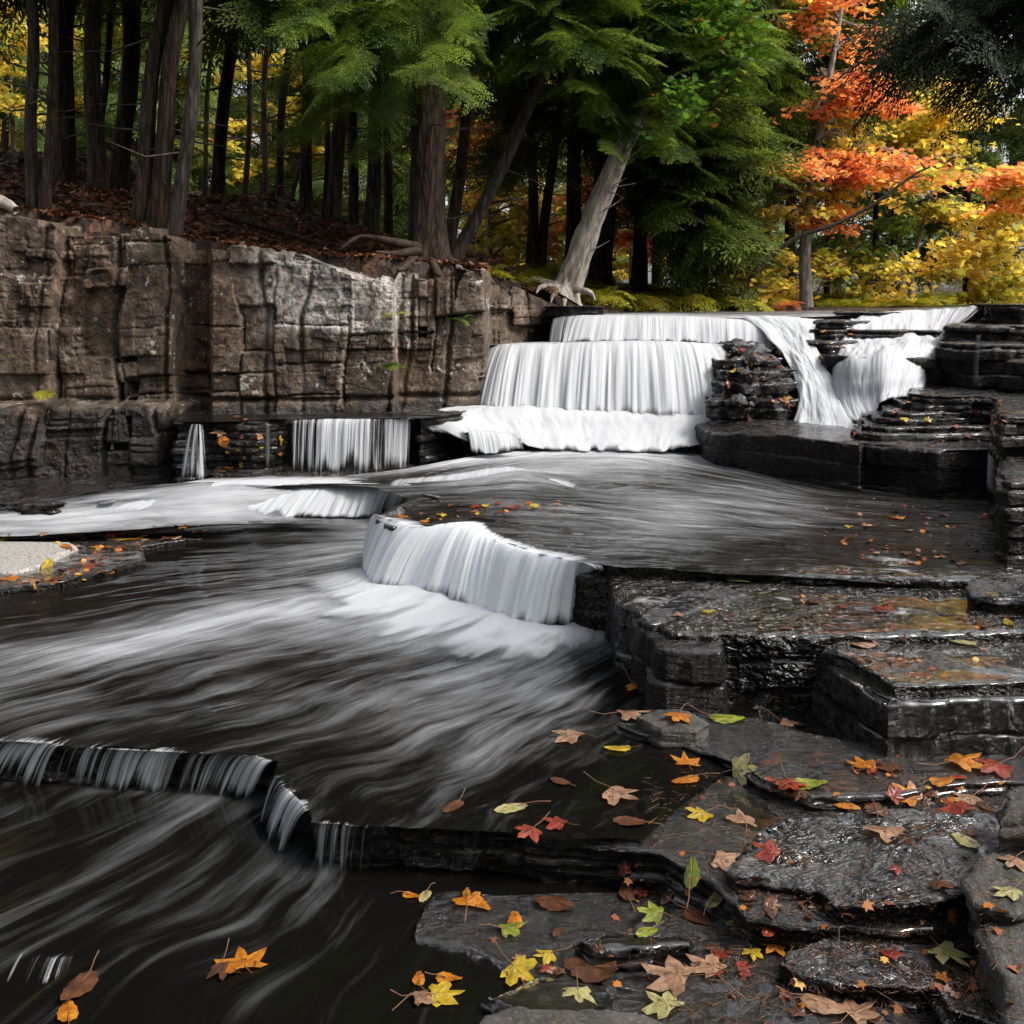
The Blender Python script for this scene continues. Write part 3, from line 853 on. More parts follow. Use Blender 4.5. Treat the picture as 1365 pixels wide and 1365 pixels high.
ledge('rock_ledge', [wp(1232, 575, .73), wp(1230, 560, .73), wp(1350, 560, .73), wp(1350, 578, .73)], 0.86, 0.7, M['wet'], step=0.014, jag=0.01, strata=0.01, lay=0.05, seed=64, grid=0.05)
ledge('rock_ledge', [dl(1130, 6.75), dl(1210, 6.6), dl(1500, 6.3), dl(1500, 7.3), dl(1150, 7.2)], 0.76, 0.6, M['wet'], step=0.014, jag=0.03, strata=0.01, lay=0.03, seed=65, grid=0.04, rough=0.01)
ledge('rock_ledge', [dl(1210, 6.95), dl(1330, 6.7), dl(1500, 6.6), dl(1500, 7.6), dl(1215, 7.6)], 0.98, 0.6, M['wet'], step=0.014, jag=0.03, strata=0.02, lay=0.04, seed=66, grid=0.04, rough=0.01)

# --- bedrock under the upper falls: front tier, back tier, right-hand stair
ledge('rock_step', [dl(636, 8.55), dl(700, 8.46), dl(800, 8.42), dl(900, 8.4), dl(965, 8.4), dl(1000, 8.55), dl(1000, 9.6), dl(640, 9.6)], 1.235, 0.3, M['wet'], step=0.025, jag=0.04, strata=0.03, lay=0.1, seed=70, grid=0.06)
ledge('rock_step', [dl(738, 9.05), dl(850, 9.0), dl(1000, 8.95), dl(1060, 9.0), dl(1330, 9.0), dl(1400, 12.5), dl(742, 12.5)], 1.44, 1.0, M['wet'], step=0.025, jag=0.03, strata=0.02, lay=0.08, seed=71, grid=0.07)
# outcrop with leaves between the falls
for k, (x0, x1, d0, z) in enumerate([(950, 1064, 7.7, 0.86), (958, 1060, 7.8, 0.98), (960, 1052, 7.9, 1.07), (962, 1046, 8.05, 1.14), (966, 1030, 8.2, 1.2), (966, 1010, 8.35, 1.26)]):
    ledge('rock_outcrop', [dl(x0, d0 + .05), dl((x0 + x1) / 2 - 10, d0 - .1), dl(x1 - 12, d0 - .02), dl(x1, d0 + .25), dl(x1 - 8, d0 + .9), dl(x0 - 4, d0 + .9)], z, z - 0.34 if k else 0.4, M['rubble'], step=0.016, jag=0.12, strata=0.03, lay=0.09, seed=75 + k, grid=0.03, rough=0.03, chips=0.05, jf=4.5)
for k, (x0, x1, d0, z) in enumerate([(1072, 1140, 8.35, 1.28), (1076, 1150, 8.5, 1.36), (1090, 1160, 8.7, 1.43), (1120, 1225, 8.85, 1.5), (1104, 1130, 8.1, 1.12)]):
    ledge('rock_outcrop', [dl(x0, d0 + .05), dl((x0 + x1) / 2, d0 - .1), dl(x1, d0), dl(x1, d0 + .7), dl(x0 - 4, d0 + .7)], z, z - 0.12 if k else 1.0, M['rubble'], step=0.016, jag=0.05, strata=0.02, lay=0.04, seed=85 + k, grid=0.04, rough=0.012, chips=0.015)
# rounded steps below the right-hand falls
ledge('rock_step', [dl(1105, 8.0), dl(1150, 7.7), dl(1245, 7.6), dl(1330, 7.6), dl(1330, 9.2), dl(1110, 9.2)], 1.18, 0.5, M['wet'], step=0.025, jag=0.04, strata=0.03, lay=0.1, seed=92, grid=0.06)
ledge('rock_step', [dl(1120, 8.5), dl(1200, 8.3), dl(1330, 8.25), dl(1330, 9.3), dl(1125, 9.3)], 1.36, 1.0, M['wet'], step=0.025, jag=0.04, strata=0.03, lay=0.07, seed=93, grid=0.06)
# black plate on the lip of the upper falls, left
ledge('rock_slab', [dl(728, 9.0), dl(760, 8.92), dl(806, 8.98), dl(800, 9.5), dl(730, 9.5)], 1.545, 1.47, M['wet'], step=0.016, jag=0.02, strata=0.015, lay=0.03, seed=95, grid=0.04)

# --- side ledge in front of the cliff
ledge('rock_ledge', [wp(236, 632, .43), wp(300, 630, .43), wp(340, 632, .43), wp(380, 626, .43), wp(392, 618, .43), wp(470, 616, .43), wp(548, 614, .43), wp(560, 622, .43), wp(612, 612, .43), wp(632, 600, .43), wp(622, 585, .43), wp(560, 560, .43), wp(236, 560, .43)],
      0.775, 0.2, M['rubble'], step=0.016, jag=0.025, strata=0.03, lay=0.05, seed=100, grid=0.03, rough=0.012, chips=0.008)
ledge('rock_ledge', [wp(618, 606, .5), wp(660, 606, .5), wp(700, 600, .5), wp(712, 594, .5), wp(690, 583, .5), wp(610, 580, .5)], 0.655, 0.3, M['wet'], step=0.014, jag=0.02, strata=0.02, lay=0.05, seed=101, grid=0.03, rough=0.01, tilt=lambda x, y: -0.5 * np.clip(x + 0.25, 0, 1) * 0.4)
# low black ledge bottom-left of the wall
ledge('rock_ledge', [wp(-300, 660, .27), wp(0, 690, .27), wp(70, 690, .27), wp(118, 680, .27), wp(240, 660, .27), wp(240, 620, .27), wp(-300, 600, .27)], 0.345, 0.0, M['wet'], step=0.02, jag=0.05, strata=0.02, lay=0.03, seed=102, grid=0.04, rough=0.012, chips=0.01)
# bed under the left cascade
ledge('rock_ledge', [wp(-500, 712, .2), wp(200, 706, .2), wp(400, 700, .2), wp(560, 694, .2), wp(560, 640, .2), wp(-500, 640, .2)], 0.17, -0.1, M['wet'], step=0.03, jag=0.03, strata=0.02, lay=0.04, seed=103, grid=0.06)
# flat pale slab and leaf-covered shelf, left
ledge('rock_shelf', [(-300, 715), (100, 713), (250, 706), (310, 702), (300, 716), (240, 722), (190, 728), (190, 745), (130, 760), (70, 778), (-50, 786), (-300, 790)], 0.165, 0.0, M['slab2'], step=0.016, jag=0.03, strata=0.008, lay=0.03, seed=104, grid=0.03, rough=0.004)
o = ledge('flat_stone', [(-120, 722), (0, 721), (92, 722), (104, 729), (72, 742), (68, 749), (20, 762), (-120, 766)], 0.185, 0.15, M['pale'] if 'pale' in M else M['dry'], step=0.012, jag=0.015, strata=0.004, lay=0.03, seed=105, grid=0.03, rough=0.002, kind=None, loc=True)
tag(o, 'flat pale sandy slab among leaves at the left edge of the river', 'stone')
# ================================================================ water
EDGE_U, EDGE_V = 0.05, 0.08


def patch(name, rows, nu, nv, mat, kind='structure', amp=0.0, af=(6, 1.5), clip=None, seed=1, fs=1.0, edge=0, ev=None):
    """rows[i] = points of one line, each (X,Y,Z,foam); lines run along the flow (v), i goes across (u)"""
    A = np.array(rows, float)
    A = crom(crom(A, nu, 0), nv, 1)
    P_ = A[..., :3].copy()
    foam = A[..., 3] * fs
    if mat is M['pool']:
        foam = foam * (1 + .55 * fbm(A[..., 0] * 1.6 + A[..., 1] * .8, A[..., 1] * 2.4, 0, 3, seed + 50))
    du = np.linalg.norm(np.diff(P_, axis=0), axis=2).mean(1)
    dv = np.linalg.norm(np.diff(P_, axis=1), axis=2).mean(0)
    u = np.concatenate([[0], np.cumsum(du)])
    v = np.concatenate([[0], np.cumsum(dv)])
    U, Vv = np.meshgrid(u, v, indexing='ij')
    if amp:
        nrm = np.cross(np.gradient(P_, axis=0), np.gradient(P_, axis=1))
        nrm /= np.linalg.norm(nrm, axis=2)[..., None] + 1e-9
        nrm *= np.sign(nrm[..., 2:3] + 1e-6)
        P_ += nrm * (amp * (fbm(U * af[0], Vv * af[1], 0, 4, seed)))[..., None]
    fc = gridfaces(*U.shape)
    if clip is not None:
        X, Y = P_[..., 0].ravel(), P_[..., 1].ravel()
        ok = inpoly(X, Y, clip)
        fc = fc[ok[fc].all(1)]
    fade = np.ones(P_.shape[:2])
    if edge:
        wu = np.minimum(U, U.max() - U)
        wv = np.minimum(Vv + (0 if edge > 1 else 9), Vv.max() - Vv)
        nz_ = 1 + .8 * vn(U * 18, Vv * 5, 0, seed + 8)
        fade = np.clip(wu / (abs(EDGE_U) * nz_ + .001), 0, 1) * np.clip(wv / ((ev or EDGE_V) * nz_), 0, 1)
    V = P_.reshape(-1, 3)
    # keep normals up
    a, b, c = V[fc[0, 0]], V[fc[0, 1]], V[fc[0, 2]]
    s = np.median(np.cross(V[fc[:, 1]] - V[fc[:, 0]], V[fc[:, 2]] - V[fc[:, 0]])[:, 2])
    if s < 0:
        fc = fc[:, ::-1]
    o = mesh(name, V, [fc], mat, uv=np.stack([U, Vv], 2).reshape(-1, 2), attrs={'foam': foam.ravel(), 'fade': fade.ravel()})
    if kind:
        o['kind'] = kind
    RAY.append(o)
    return o


def Wf(px, py, z, f):
    return (*W(px, py, z), f)


def Df(px, py, d, f):
    return (*D(px, py, d), f)


def fall(name, lip, base, label, power=1.7, lead=0.12, ragged=0.012, nv=46, su=0.007, amp=0.012, mat='fall', leadvec=None, holes=None, seed=1, fend=0.22):
    """lip / base: matching lists of (X,Y,Z,foam); water leaves the lip level and bends down"""
    L_ = np.array(lip, float)
    B_ = np.array(base, float)
    n = int(np.linalg.norm(np.diff(L_[:, :3], axis=0), axis=1).sum() / su)
    L_, B_ = crom(L_, n), crom(B_, n)
    s = np.concatenate([[0], np.cumsum(np.linalg.norm(np.diff(L_[:, :3], axis=0), axis=1))])
    t = np.linspace(0, 1, nv)
    out = (B_ - L_)[:, :2]
    back = -out / (np.linalg.norm(out, axis=1)[:, None] + 1e-9) * lead
    if leadvec is not None:
        back = np.array([leadvec] * n) * lead
    rag = ragged * (vn(s * 22, 1.0, 0, seed) + 0.6 * vn(s * 60, 2.0, 0, seed))
    P_ = np.zeros((n, nv + 5, 3))
    foam = np.zeros((n, nv + 5))
    for k in range(5):
        q = 1 - k / 5
        P_[:, k, :2] = L_[:, :2] + back * q
        P_[:, k, 2] = L_[:, 2] + 0.002 - 0.005 * q
        foam[:, k] = L_[:, 3] * (1 - q) ** 1.0 * 0.75
    for k, tt in enumerate(t):
        P_[:, 5 + k, :2] = L_[:, :2] + out * tt ** 0.85
        P_[:, 5 + k, 2] = L_[:, 2] + (B_[:, 2] - L_[:, 2]) * np.clip(tt, 0, 1) ** power
        foam[:, 5 + k] = L_[:, 3] + (B_[:, 3] - L_[:, 3]) * tt
    v = np.concatenate([[0], np.cumsum(np.linalg.norm(np.diff(P_, axis=1), axis=2).mean(0))])
    U, Vv = np.meshgrid(s, v, indexing='ij')
    g = np.zeros(nv + 5)
    g[5:] = np.sqrt(t)
    dirn = out / (np.linalg.norm(out, axis=1)[:, None] + 1e-9)
    dsp = amp * (fbm(U * 14, Vv * 0.7, 0, 3, seed + 2) * 1.5 + 0.35 * vn(U * 70, Vv * 1.2, 0, seed + 3)) * g[None, :]
    P_[..., 0] += dirn[:, None, 0] * dsp
    P_[..., 1] += dirn[:, None, 1] * dsp
    P_[..., 0] += dirn[:, None, 0] * (rag[:, None] * np.exp(-np.abs(np.arange(nv + 5) - 5) / 2.5)[None, :])
    P_[..., 1] += dirn[:, None, 1] * (rag[:, None] * np.exp(-np.abs(np.arange(nv + 5) - 5) / 2.5)[None, :])
    if holes is not None:
        foam = holes(U, Vv, foam)
    fc = gridfaces(n, nv + 5)
    fade = np.ones((n, nv + 5))
    fade[:, 5:] = np.clip((1.02 - t[None, :]) / (fend * (1 + .8 * vn(s * 16, 3.3, 0, seed)[:, None])), 0, 1)
    es = np.minimum(s, s[-1] - s) / min(.035, s[-1] * .3)
    fade *= np.clip(es, 0, 1)[:, None]
    fade[:, :4] *= np.linspace(0, .8, 4)[None, :]
    o = mesh(name, P_.reshape(-1, 3), [fc], M[mat], uv=np.stack([U, Vv], 2).reshape(-1, 2), attrs={'foam': foam.ravel(), 'fade': fade.ravel()})
    c = P_.mean((0, 1))
    tag(o, label, 'waterfall')
    return o


# ---- lowest pool
patch('water', [
    [Wf(-160, 1030, 0, .25), Wf(-230, 1090, 0, .3), Wf(-400, 1150, 0, .2), Wf(-600, 1200, 0, .2)],
    [Wf(-40, 1040, 0, .4), Wf(-130, 1090, 0, .35), Wf(-300, 1180, 0, .3), Wf(-500, 1290, 0, .2)],
    [Wf(140, 1048, 0, .62), Wf(20, 1100, 0, .42), Wf(-150, 1190, 0, .36), Wf(-400, 1330, 0, .2)],
    [Wf(330, 1050, 0, .85), Wf(210, 1120, 0, .5), Wf(0, 1215, 0, .42), Wf(-250, 1360, 0, .22)],
    [Wf(400, 1090, 0, .5), Wf(300, 1170, 0, .46), Wf(110, 1270, 0, .36), Wf(-150, 1480, 0, .22)],
    [Wf(450, 1150, 0, .6), Wf(400, 1220, 0, .42), Wf(250, 1320, 0, .3), Wf(40, 1560, 0, .2)],
    [Wf(560, 1150, 0, .3), Wf(500, 1240, 0, .3), Wf(400, 1370, 0, .25), Wf(250, 1650, 0, .15)],
    [Wf(760, 1150, 0, .1), Wf(680, 1250, 0, .18), Wf(600, 1400, 0, .15), Wf(500, 1750, 0, .1)],
    [Wf(980, 1150, 0, .0), Wf(900, 1270, 0, .05), Wf(850, 1430, 0, .0), Wf(800, 1800, 0, .0)]], 420, 420, M['pool'], amp=0.008, seed=2, fs=.43)

# ---- lowest falls
fall('waterfall', [Wf(-130, 985, .14, .35), Wf(0, 988, .14, .42), Wf(60, 990, .14, .5), Wf(84, 994, .14, .1), Wf(104, 995, .14, .3), Wf(150, 999, .14, .45), Wf(240, 1003, .14, .5), Wf(300, 1006, .14, .52), Wf(345, 1009, .14, .62), Wf(369, 1015, .14, .8)],
     [Wf(-165, 1036, .0, .2), Wf(-40, 1040, .0, .3), Wf(25, 1046, .0, .35), Wf(56, 1048, .0, .05), Wf(84, 1050, .0, .3), Wf(126, 1052, .0, .42), Wf(215, 1058, .0, .5), Wf(270, 1060, .0, .55), Wf(312, 1064, .0, .6), Wf(340, 1074, .0, .7)],
     'long low curtain of thin water at the lower left, off the bottom step', seed=5, mat='veil', amp=0.012, ragged=0.014, power=1.6, fend=.45, holes=lambda U, V, f: f * 1.0 + .3 * fbm(U * 7, V * .5, 0, 3, 61), leadvec=(.25, .95), lead=.07)
fall('waterfall', [Wf(364, 1028, .14, .5), Wf(376, 1044, .14, .5), Wf(392, 1060, .14, .65), Wf(408, 1076, .14, .6), Wf(414, 1088, .14, .2)],
     [Wf(340, 1088, .0, .45), Wf(348, 1106, .0, .45), Wf(362, 1126, .0, .6), Wf(376, 1140, .0, .5), Wf(392, 1152, .0, .1)],
     'slanting short fall off the jutting point of the bottom step, between curtain and veil', seed=6, mat='veil', amp=0.010, power=1.5, fend=.5, holes=lambda U, V, f: f * 1.0 + .3 * fbm(U * 9, V * .5, 0, 3, 62), leadvec=(.8, .6), lead=.06, ragged=.008)
fall('waterfall', [Wf(412, 1096, .14, .2), Wf(430, 1098, .14, .5), Wf(450, 1098, .14, .52), Wf(476, 1102, .14, .5), Wf(490, 1103, .14, .12)],
     [Wf(404, 1158, .0, .2), Wf(424, 1162, .0, .42), Wf(446, 1166, .0, .42), Wf(466, 1166, .0, .4), Wf(484, 1160, .0, .05)],
     'short narrow veil of water beside the black mossy ledge face, lower centre-left', seed=7, mat='veil', amp=0.008, fend=.5, holes=lambda U, V, f: f * .95 + .3 * fbm(U * 9, V * .5, 0, 3, 63), leadvec=(.15, .98), lead=.05, ragged=.006)
fall('waterfall', [Wf(-60, 1268, .03, .3), Wf(30, 1272, .03, .35), Wf(60, 1276, .03, .5), Wf(95, 1276, .03, .6), Wf(104, 1280, .03, .3)],
     [Wf(-90, 1300, .003, .2), Wf(10, 1310, .003, .25), Wf(45, 1312, .003, .35), Wf(85, 1305, .003, .3), Wf(92, 1300, .003, .1)],
     'tiny ripple of white water at the bottom left corner of the river', seed=8, mat='veil', amp=0.004, power=1.3, fend=.7, holes=lambda U, V, f: f * .5, leadvec=(.3, .9), lead=.03, ragged=.004)

# ---- middle pool
clip1 = [W(a, b, .14)[:2] for a, b in [(-700, 984), (-130, 985), (0, 989), (60, 991), (104, 996), (240, 1004), (345, 1009), (369, 1016), (364, 1030), (385, 1055), (411, 1078), (414, 1097), (480, 1102), (600, 1107), (700, 1113), (760, 1116), (900, 1122), (1000, 1000), (1000, 860), (840, 810), (790, 780), (500, 690), (520, 620), (-900, 600)]]
patch('water', [
    [Wf(600, 670, .27, .9), Wf(440, 686, .265, .75), Wf(250, 694, .26, .62), Wf(100, 694, .26, .55), Wf(-100, 700, .25, .6), Wf(-400, 704, .24, .5)],
    [Wf(600, 690, .25, .4), Wf(450, 700, .245, .5), Wf(330, 701, .24, .3), Wf(120, 712, .20, .6), Wf(-100, 722, .18, .5), Wf(-400, 722, .17, .3)],
    [Wf(590, 705, .21, .3), Wf(470, 714, .20, .55), Wf(350, 718, .18, .3), Wf(180, 724, .145, .02), Wf(-100, 735, .14, .0), Wf(-400, 740, .14, .0)],
    [Wf(580, 725, .16, .6), Wf(470, 738, .15, .72), Wf(360, 752, .14, .3), Wf(200, 768, .14, .06), Wf(0, 790, .14, .02), Wf(-400, 800, .14, .0)],
    [Wf(600, 745, .14, .95), Wf(500, 758, .14, .7), Wf(380, 782, .14, .42), Wf(210, 805, .14, .3), Wf(0, 840, .14, .22), Wf(-400, 880, .14, .2)],
    [Wf(620, 765, .14, 1.0), Wf(500, 778, .14, .9), Wf(385, 800, .14, .78), Wf(250, 838, .14, .85), Wf(60, 884, .14, .8), Wf(-300, 960, .14, .5)],
    [Wf(660, 785, .14, 1.0), Wf(540, 800, .14, .95), Wf(420, 828, .14, .72), Wf(260, 866, .14, .6), Wf(80, 912, .14, .42), Wf(-300, 1000, .14, .3)],
    [Wf(720, 800, .14, 1.0), Wf(600, 822, .14, .95), Wf(470, 855, .14, .62), Wf(310, 890, .14, .48), Wf(120, 940, .14, .32), Wf(-250, 1050, .14, .25)],
    [Wf(780, 815, .14, 1.0), Wf(690, 848, .14, .8), Wf(560, 880, .14, .45), Wf(400, 930, .14, .42), Wf(200, 985, .14, .28), Wf(-100, 1120, .14, .2)],
    [Wf(840, 830, .14, .6), Wf(785, 868, .14, .5), Wf(660, 915, .14, .5), Wf(500, 975, .14, .4), Wf(330, 1040, .14, .2), Wf(100, 1180, .14, .2)],
    [Wf(900, 860, .14, .2), Wf(830, 905, .14, .25), Wf(740, 950, .14, .42), Wf(620, 1020, .14, .38), Wf(480, 1090, .14, .2), Wf(300, 1230, .14, .2)],
    [Wf(980, 900, .14, 0), Wf(900, 950, .14, .0), Wf(830, 1000, .14, .12), Wf(740, 1060, .14, .15), Wf(640, 1120, .14, .1), Wf(500, 1260, .14, .2)],
    [Wf(1100, 960, .14, 0), Wf(1000, 1010, .14, .0), Wf(940, 1050, .14, .0), Wf(880, 1100, .14, .0), Wf(820, 1160, .14, .0), Wf(700, 1300, .14, .0)]], 560, 620, M['pool'], amp=0.012, clip=clip1, seed=3, fs=.77)

# ---- central falls
fall('waterfall', [Wf(497, 684, .455, .45), Wf(515, 690, .455, .5), Wf(530, 694, .455, .5), Wf(560, 703, .45, .62), Wf(600, 697, .475, 1.), Wf(630, 700, .48, 1.1), Wf(655, 716, .45, 1.), Wf(700, 733, .45, .95), Wf(742, 741, .45, .9), Wf(768, 748, .45, .6), Wf(790, 752, .45, .4), Wf(806, 755, .45, .15)],
     [Wf(482, 742, .16, .75), Wf(484, 765, .15, .8), Wf(486, 778, .14, .85), Wf(505, 788, .14, .9), Wf(545, 792, .14, .95), Wf(590, 808, .14, 1.0), Wf(632, 820, .14, .95), Wf(672, 832, .14, .9), Wf(716, 840, .14, .85), Wf(752, 840, .14, .6), Wf(778, 832, .14, .5), Wf(800, 828, .14, .1)],
     'wide slanting white fall in the middle of the river, spilling left off the leafy table', seed=11, mat='fall2', amp=0.018, fend=.16, power=1.55, lead=0.12, ragged=0.02, nv=60)
# soft foam where it lands
patch('foam', [
    [Wf(470, 755, .155, .3), Wf(430, 765, .145, .3), Wf(370, 775, .148, .0)],
    [Wf(520, 770, .18, 1.0), Wf(470, 790, .16, .7), Wf(380, 812, .148, .1)],
    [Wf(600, 795, .18, 1.1), Wf(545, 815, .16, .95), Wf(430, 850, .148, .1)],
    [Wf(680, 820, .18, 1.1), Wf(650, 840, .16, .9), Wf(560, 885, .148, .0)],
    [Wf(740, 832, .17, 1.0), Wf(730, 850, .155, .7), Wf(690, 893, .148, .0)],
    [Wf(790, 825, .16, .5), Wf(800, 845, .145, .4), Wf(800, 880, .148, .0)]], 160, 80, M['foamA'], amp=0.012, af=(7, 4), seed=13, edge=1, ev=.45)

# ---- water over the table
bumpz = lambda px, py: 0.0
patch('water', [
    [Wf(420, 640, .42, .6), Wf(520, 628, .45, .6), Wf(620, 610, .50, 1.1), Wf(720, 596, .50, 1.3), Wf(830, 594, .50, 1.3), Wf(925, 598, .47, 1.1), Wf(1010, 618, .45, .4), Wf(1150, 645, .447, .2), Wf(1340, 655, .447, .1)],
    [Wf(380, 642, .43, .3), Wf(500, 640, .46, .08), Wf(600, 630, .49, .25), Wf(720, 610, .51, .7), Wf(830, 610, .49, .7), Wf(930, 622, .455, .45), Wf(1040, 645, .45, .35), Wf(1180, 664, .447, .2), Wf(1340, 672, .447, .1)],
    [Wf(330, 648, .42, .5), Wf(480, 648, .45, .3), Wf(600, 645, .49, .55), Wf(690, 636, .52, .55), Wf(790, 648, .47, .3), Wf(900, 648, .455, .3), Wf(1040, 665, .452, .42), Wf(1180, 678, .448, .22), Wf(1340, 686, .447, .08)],
    [Wf(350, 656, .40, .5), Wf(480, 662, .42, .35), Wf(600, 660, .455, .3), Wf(700, 660, .47, .35), Wf(800, 664, .46, .3), Wf(920, 668, .46, .5), Wf(1060, 684, .452, .4), Wf(1190, 694, .449, .15), Wf(1340, 702, .447, .05)],
    [Wf(520, 672, .43, .3), Wf(580, 672, .44, .2), Wf(650, 672, .45, .35), Wf(740, 672, .452, .35), Wf(830, 678, .455, .4), Wf(930, 686, .455, .5), Wf(1060, 700, .45, .32), Wf(1190, 712, .448, .1), Wf(1340, 722, .447, .02)],
    [Wf(540, 686, .443, .05), Wf(600, 684, .445, .05), Wf(670, 688, .448, .25), Wf(760, 692, .45, .35), Wf(850, 698, .45, .42), Wf(950, 706, .45, .4), Wf(1060, 718, .448, .22), Wf(1190, 728, .447, .05), Wf(1340, 740, .446, .0)],
    [Wf(560, 700, .447, .1), Wf(620, 704, .45, .4), Wf(690, 712, .45, .2), Wf(770, 716, .45, .32), Wf(860, 722, .45, .35), Wf(960, 728, .449, .25), Wf(1070, 736, .447, .1), Wf(1190, 746, .444, .0), Wf(1340, 756, .440, .0)],
    [Wf(600, 720, .447, .5), Wf(650, 728, .45, .5), Wf(710, 740, .45, .4), Wf(790, 746, .45, .25), Wf(870, 748, .448, .2), Wf(970, 752, .444, .1), Wf(1080, 756, .438, .0), Wf(1200, 764, .43, .0), Wf(1340, 772, .42, .0)],
    [Wf(650, 760, .445, .5), Wf(690, 764, .445, .5), Wf(740, 768, .445, .4), Wf(800, 770, .445, .1), Wf(880, 772, .44, .1), Wf(980, 774, .43, .0), Wf(1090, 776, .42, .0), Wf(1210, 780, .41, .0), Wf(1340, 784, .40, .0)]], 380, 640, M['flat'], amp=0.022, af=(5, 1.6), seed=21,
    clip=[W(a, b, .45)[:2] for a, b in [(497, 684), (530, 694), (560, 703), (600, 698), (630, 701), (655, 716), (700, 733), (742, 741), (768, 748), (806, 754), (1100, 765), (1342, 774), (1342, 640), (900, 560), (300, 560), (260, 640), (330, 644), (430, 645), (500, 651), (552, 662), (520, 676)]])
# breaking crest on the dark swell
fall('water_crest', [Wf(520, 642, .475, .3), Wf(600, 634, .50, .65), Wf(680, 624, .53, .75), (*W(740, 640, .50), .6), (*W(770, 648, .48), .3)],
     [Wf(512, 652, .455, .2), Wf(594, 646, .47, .4), Wf(676, 648, .48, .4), (*W(736, 655, .475), .4), (*W(766, 656, .46), .1)],
     'small white breaking crest on the dark swell just below the main falls', seed=22, amp=0.006, power=1.2, ragged=0.02, nv=20)

# ---- left cascade: rounded white roll, then a stream to the left edge
fall('waterfall', [Wf(250, 642, .43, .6), Wf(310, 641, .44, .9), Wf(370, 640, .445, 1.05), Wf(440, 641, .45, 1.05), Wf(500, 647, .45, .9), Wf(548, 656, .45, .7), Wf(585, 664, .45, .3)],
     [Wf(120, 690, .265, .8), Wf(210, 692, .265, .9), Wf(300, 690, .265, .95), Wf(400, 690, .27, .95), Wf(480, 690, .27, .85), Wf(535, 684, .27, .6), Wf(580, 676, .29, .2)],
     'broad low white cascade rolling down below the side falls, left of centre', seed=25, amp=0.03, power=1.35, lead=0.25, nv=60, leadvec=(.5, .85), mat='fall', ragged=0.012)
patch('water', [
    [Wf(330, 634, .43, .6), Wf(240, 643, .43, .4), Wf(130, 656, .40, .25), Wf(60, 664, .36, .1), Wf(-60, 672, .31, .2), Wf(-300, 676, .30, .2)],
    [Wf(380, 636, .44, .8), Wf(270, 648, .42, .85), Wf(150, 664, .37, .8), Wf(60, 676, .32, .6), Wf(-60, 686, .29, .7), Wf(-300, 690, .28, .7)],
    [Wf(390, 650, .42, 1.0), Wf(270, 665, .37, 1.05), Wf(150, 678, .31, 1.05), Wf(50, 688, .285, 1.05), Wf(-80, 696, .27, 1.0), Wf(-300, 700, .26, .9)],
    [Wf(380, 678, .30, 1.1), Wf(280, 688, .28, 1.05), Wf(160, 696, .265, 1.0), Wf(50, 703, .25, 1.0), Wf(-80, 708, .24, .9), Wf(-300, 712, .23, .8)],
    [Wf(400, 698, .25, .35), Wf(280, 700, .245, .3), Wf(170, 706, .235, .5), Wf(50, 714, .215, .7), Wf(-80, 718, .2, .6), Wf(-300, 722, .2, .5)]], 140, 300, M['foam'], amp=0.02, af=(4, 2), seed=27, fs=.62)

# ---- side falls over the small ledge
fall('waterfall', [Wf(252, 566, .77, .15), Wf(258, 566, .775, .4), Wf(266, 566, .775, .4), Wf(272, 566, .77, .2)],
     [Wf(232, 638, .43, .2), Wf(248, 641, .43, .5), Wf(268, 641, .43, .5), Wf(284, 638, .43, .2)],
     'small bell-shaped fall pouring alone at the left end of the side ledge', seed=31, mat='veil', su=0.004, amp=0.012, power=1.3, lead=0.05)
fall('waterfall', [Wf(354, 566, .77, .2), Wf(357, 566, .77, .6), Wf(360, 566, .77, .2)],
     [Wf(352, 630, .43, .1), Wf(356, 632, .43, .45), Wf(361, 632, .43, .1)],
     'thread-thin trickle between the bell-shaped fall and the wide side curtain', seed=32, su=0.003, amp=0.004)


def gaps(U, V, foam):
    return foam * np.clip(0.75 + 1.6 * vn(U * 6.5, 0.5, 0, 77), -.2, 1.4)


fall('waterfall', [Wf(386, 562, .775, .3), Wf(400, 560, .78, .5), Wf(430, 559, .78, .55), Wf(460, 559, .78, .55), Wf(490, 559, .78, .5), Wf(520, 559, .78, .4), Wf(550, 558, .78, .4)],
     [Wf(384, 628, .44, .3), Wf(398, 630, .43, .6), Wf(426, 630, .43, .6), Wf(456, 630, .43, .6), Wf(488, 629, .43, .6), Wf(517, 627, .43, .6), Wf(545, 625, .43, .5)],
     'wide side curtain of separate water strands over the ledge under the cliff', seed=33, mat='veil', amp=0.014, holes=gaps, power=1.9, lead=0.1)
patch('water', [[Wf(230, 552, .79, .0), Wf(300, 552, .79, .0), Wf(400, 552, .79, .1), Wf(500, 550, .79, .1), Wf(600, 552, .785, .3)],
                [Wf(236, 562, .783, .0), Wf(300, 562, .783, .0), Wf(400, 558, .783, .2), Wf(500, 557, .783, .2), Wf(560, 558, .783, .3)]], 30, 120, M['flat'], amp=0.004, seed=34)

# ---- main falls
def rib(U, V, foam):
    return foam * (0.95 + 0.5 * fbm(U * 2.2, 0.3 + V * .4, 0, 3, 88))


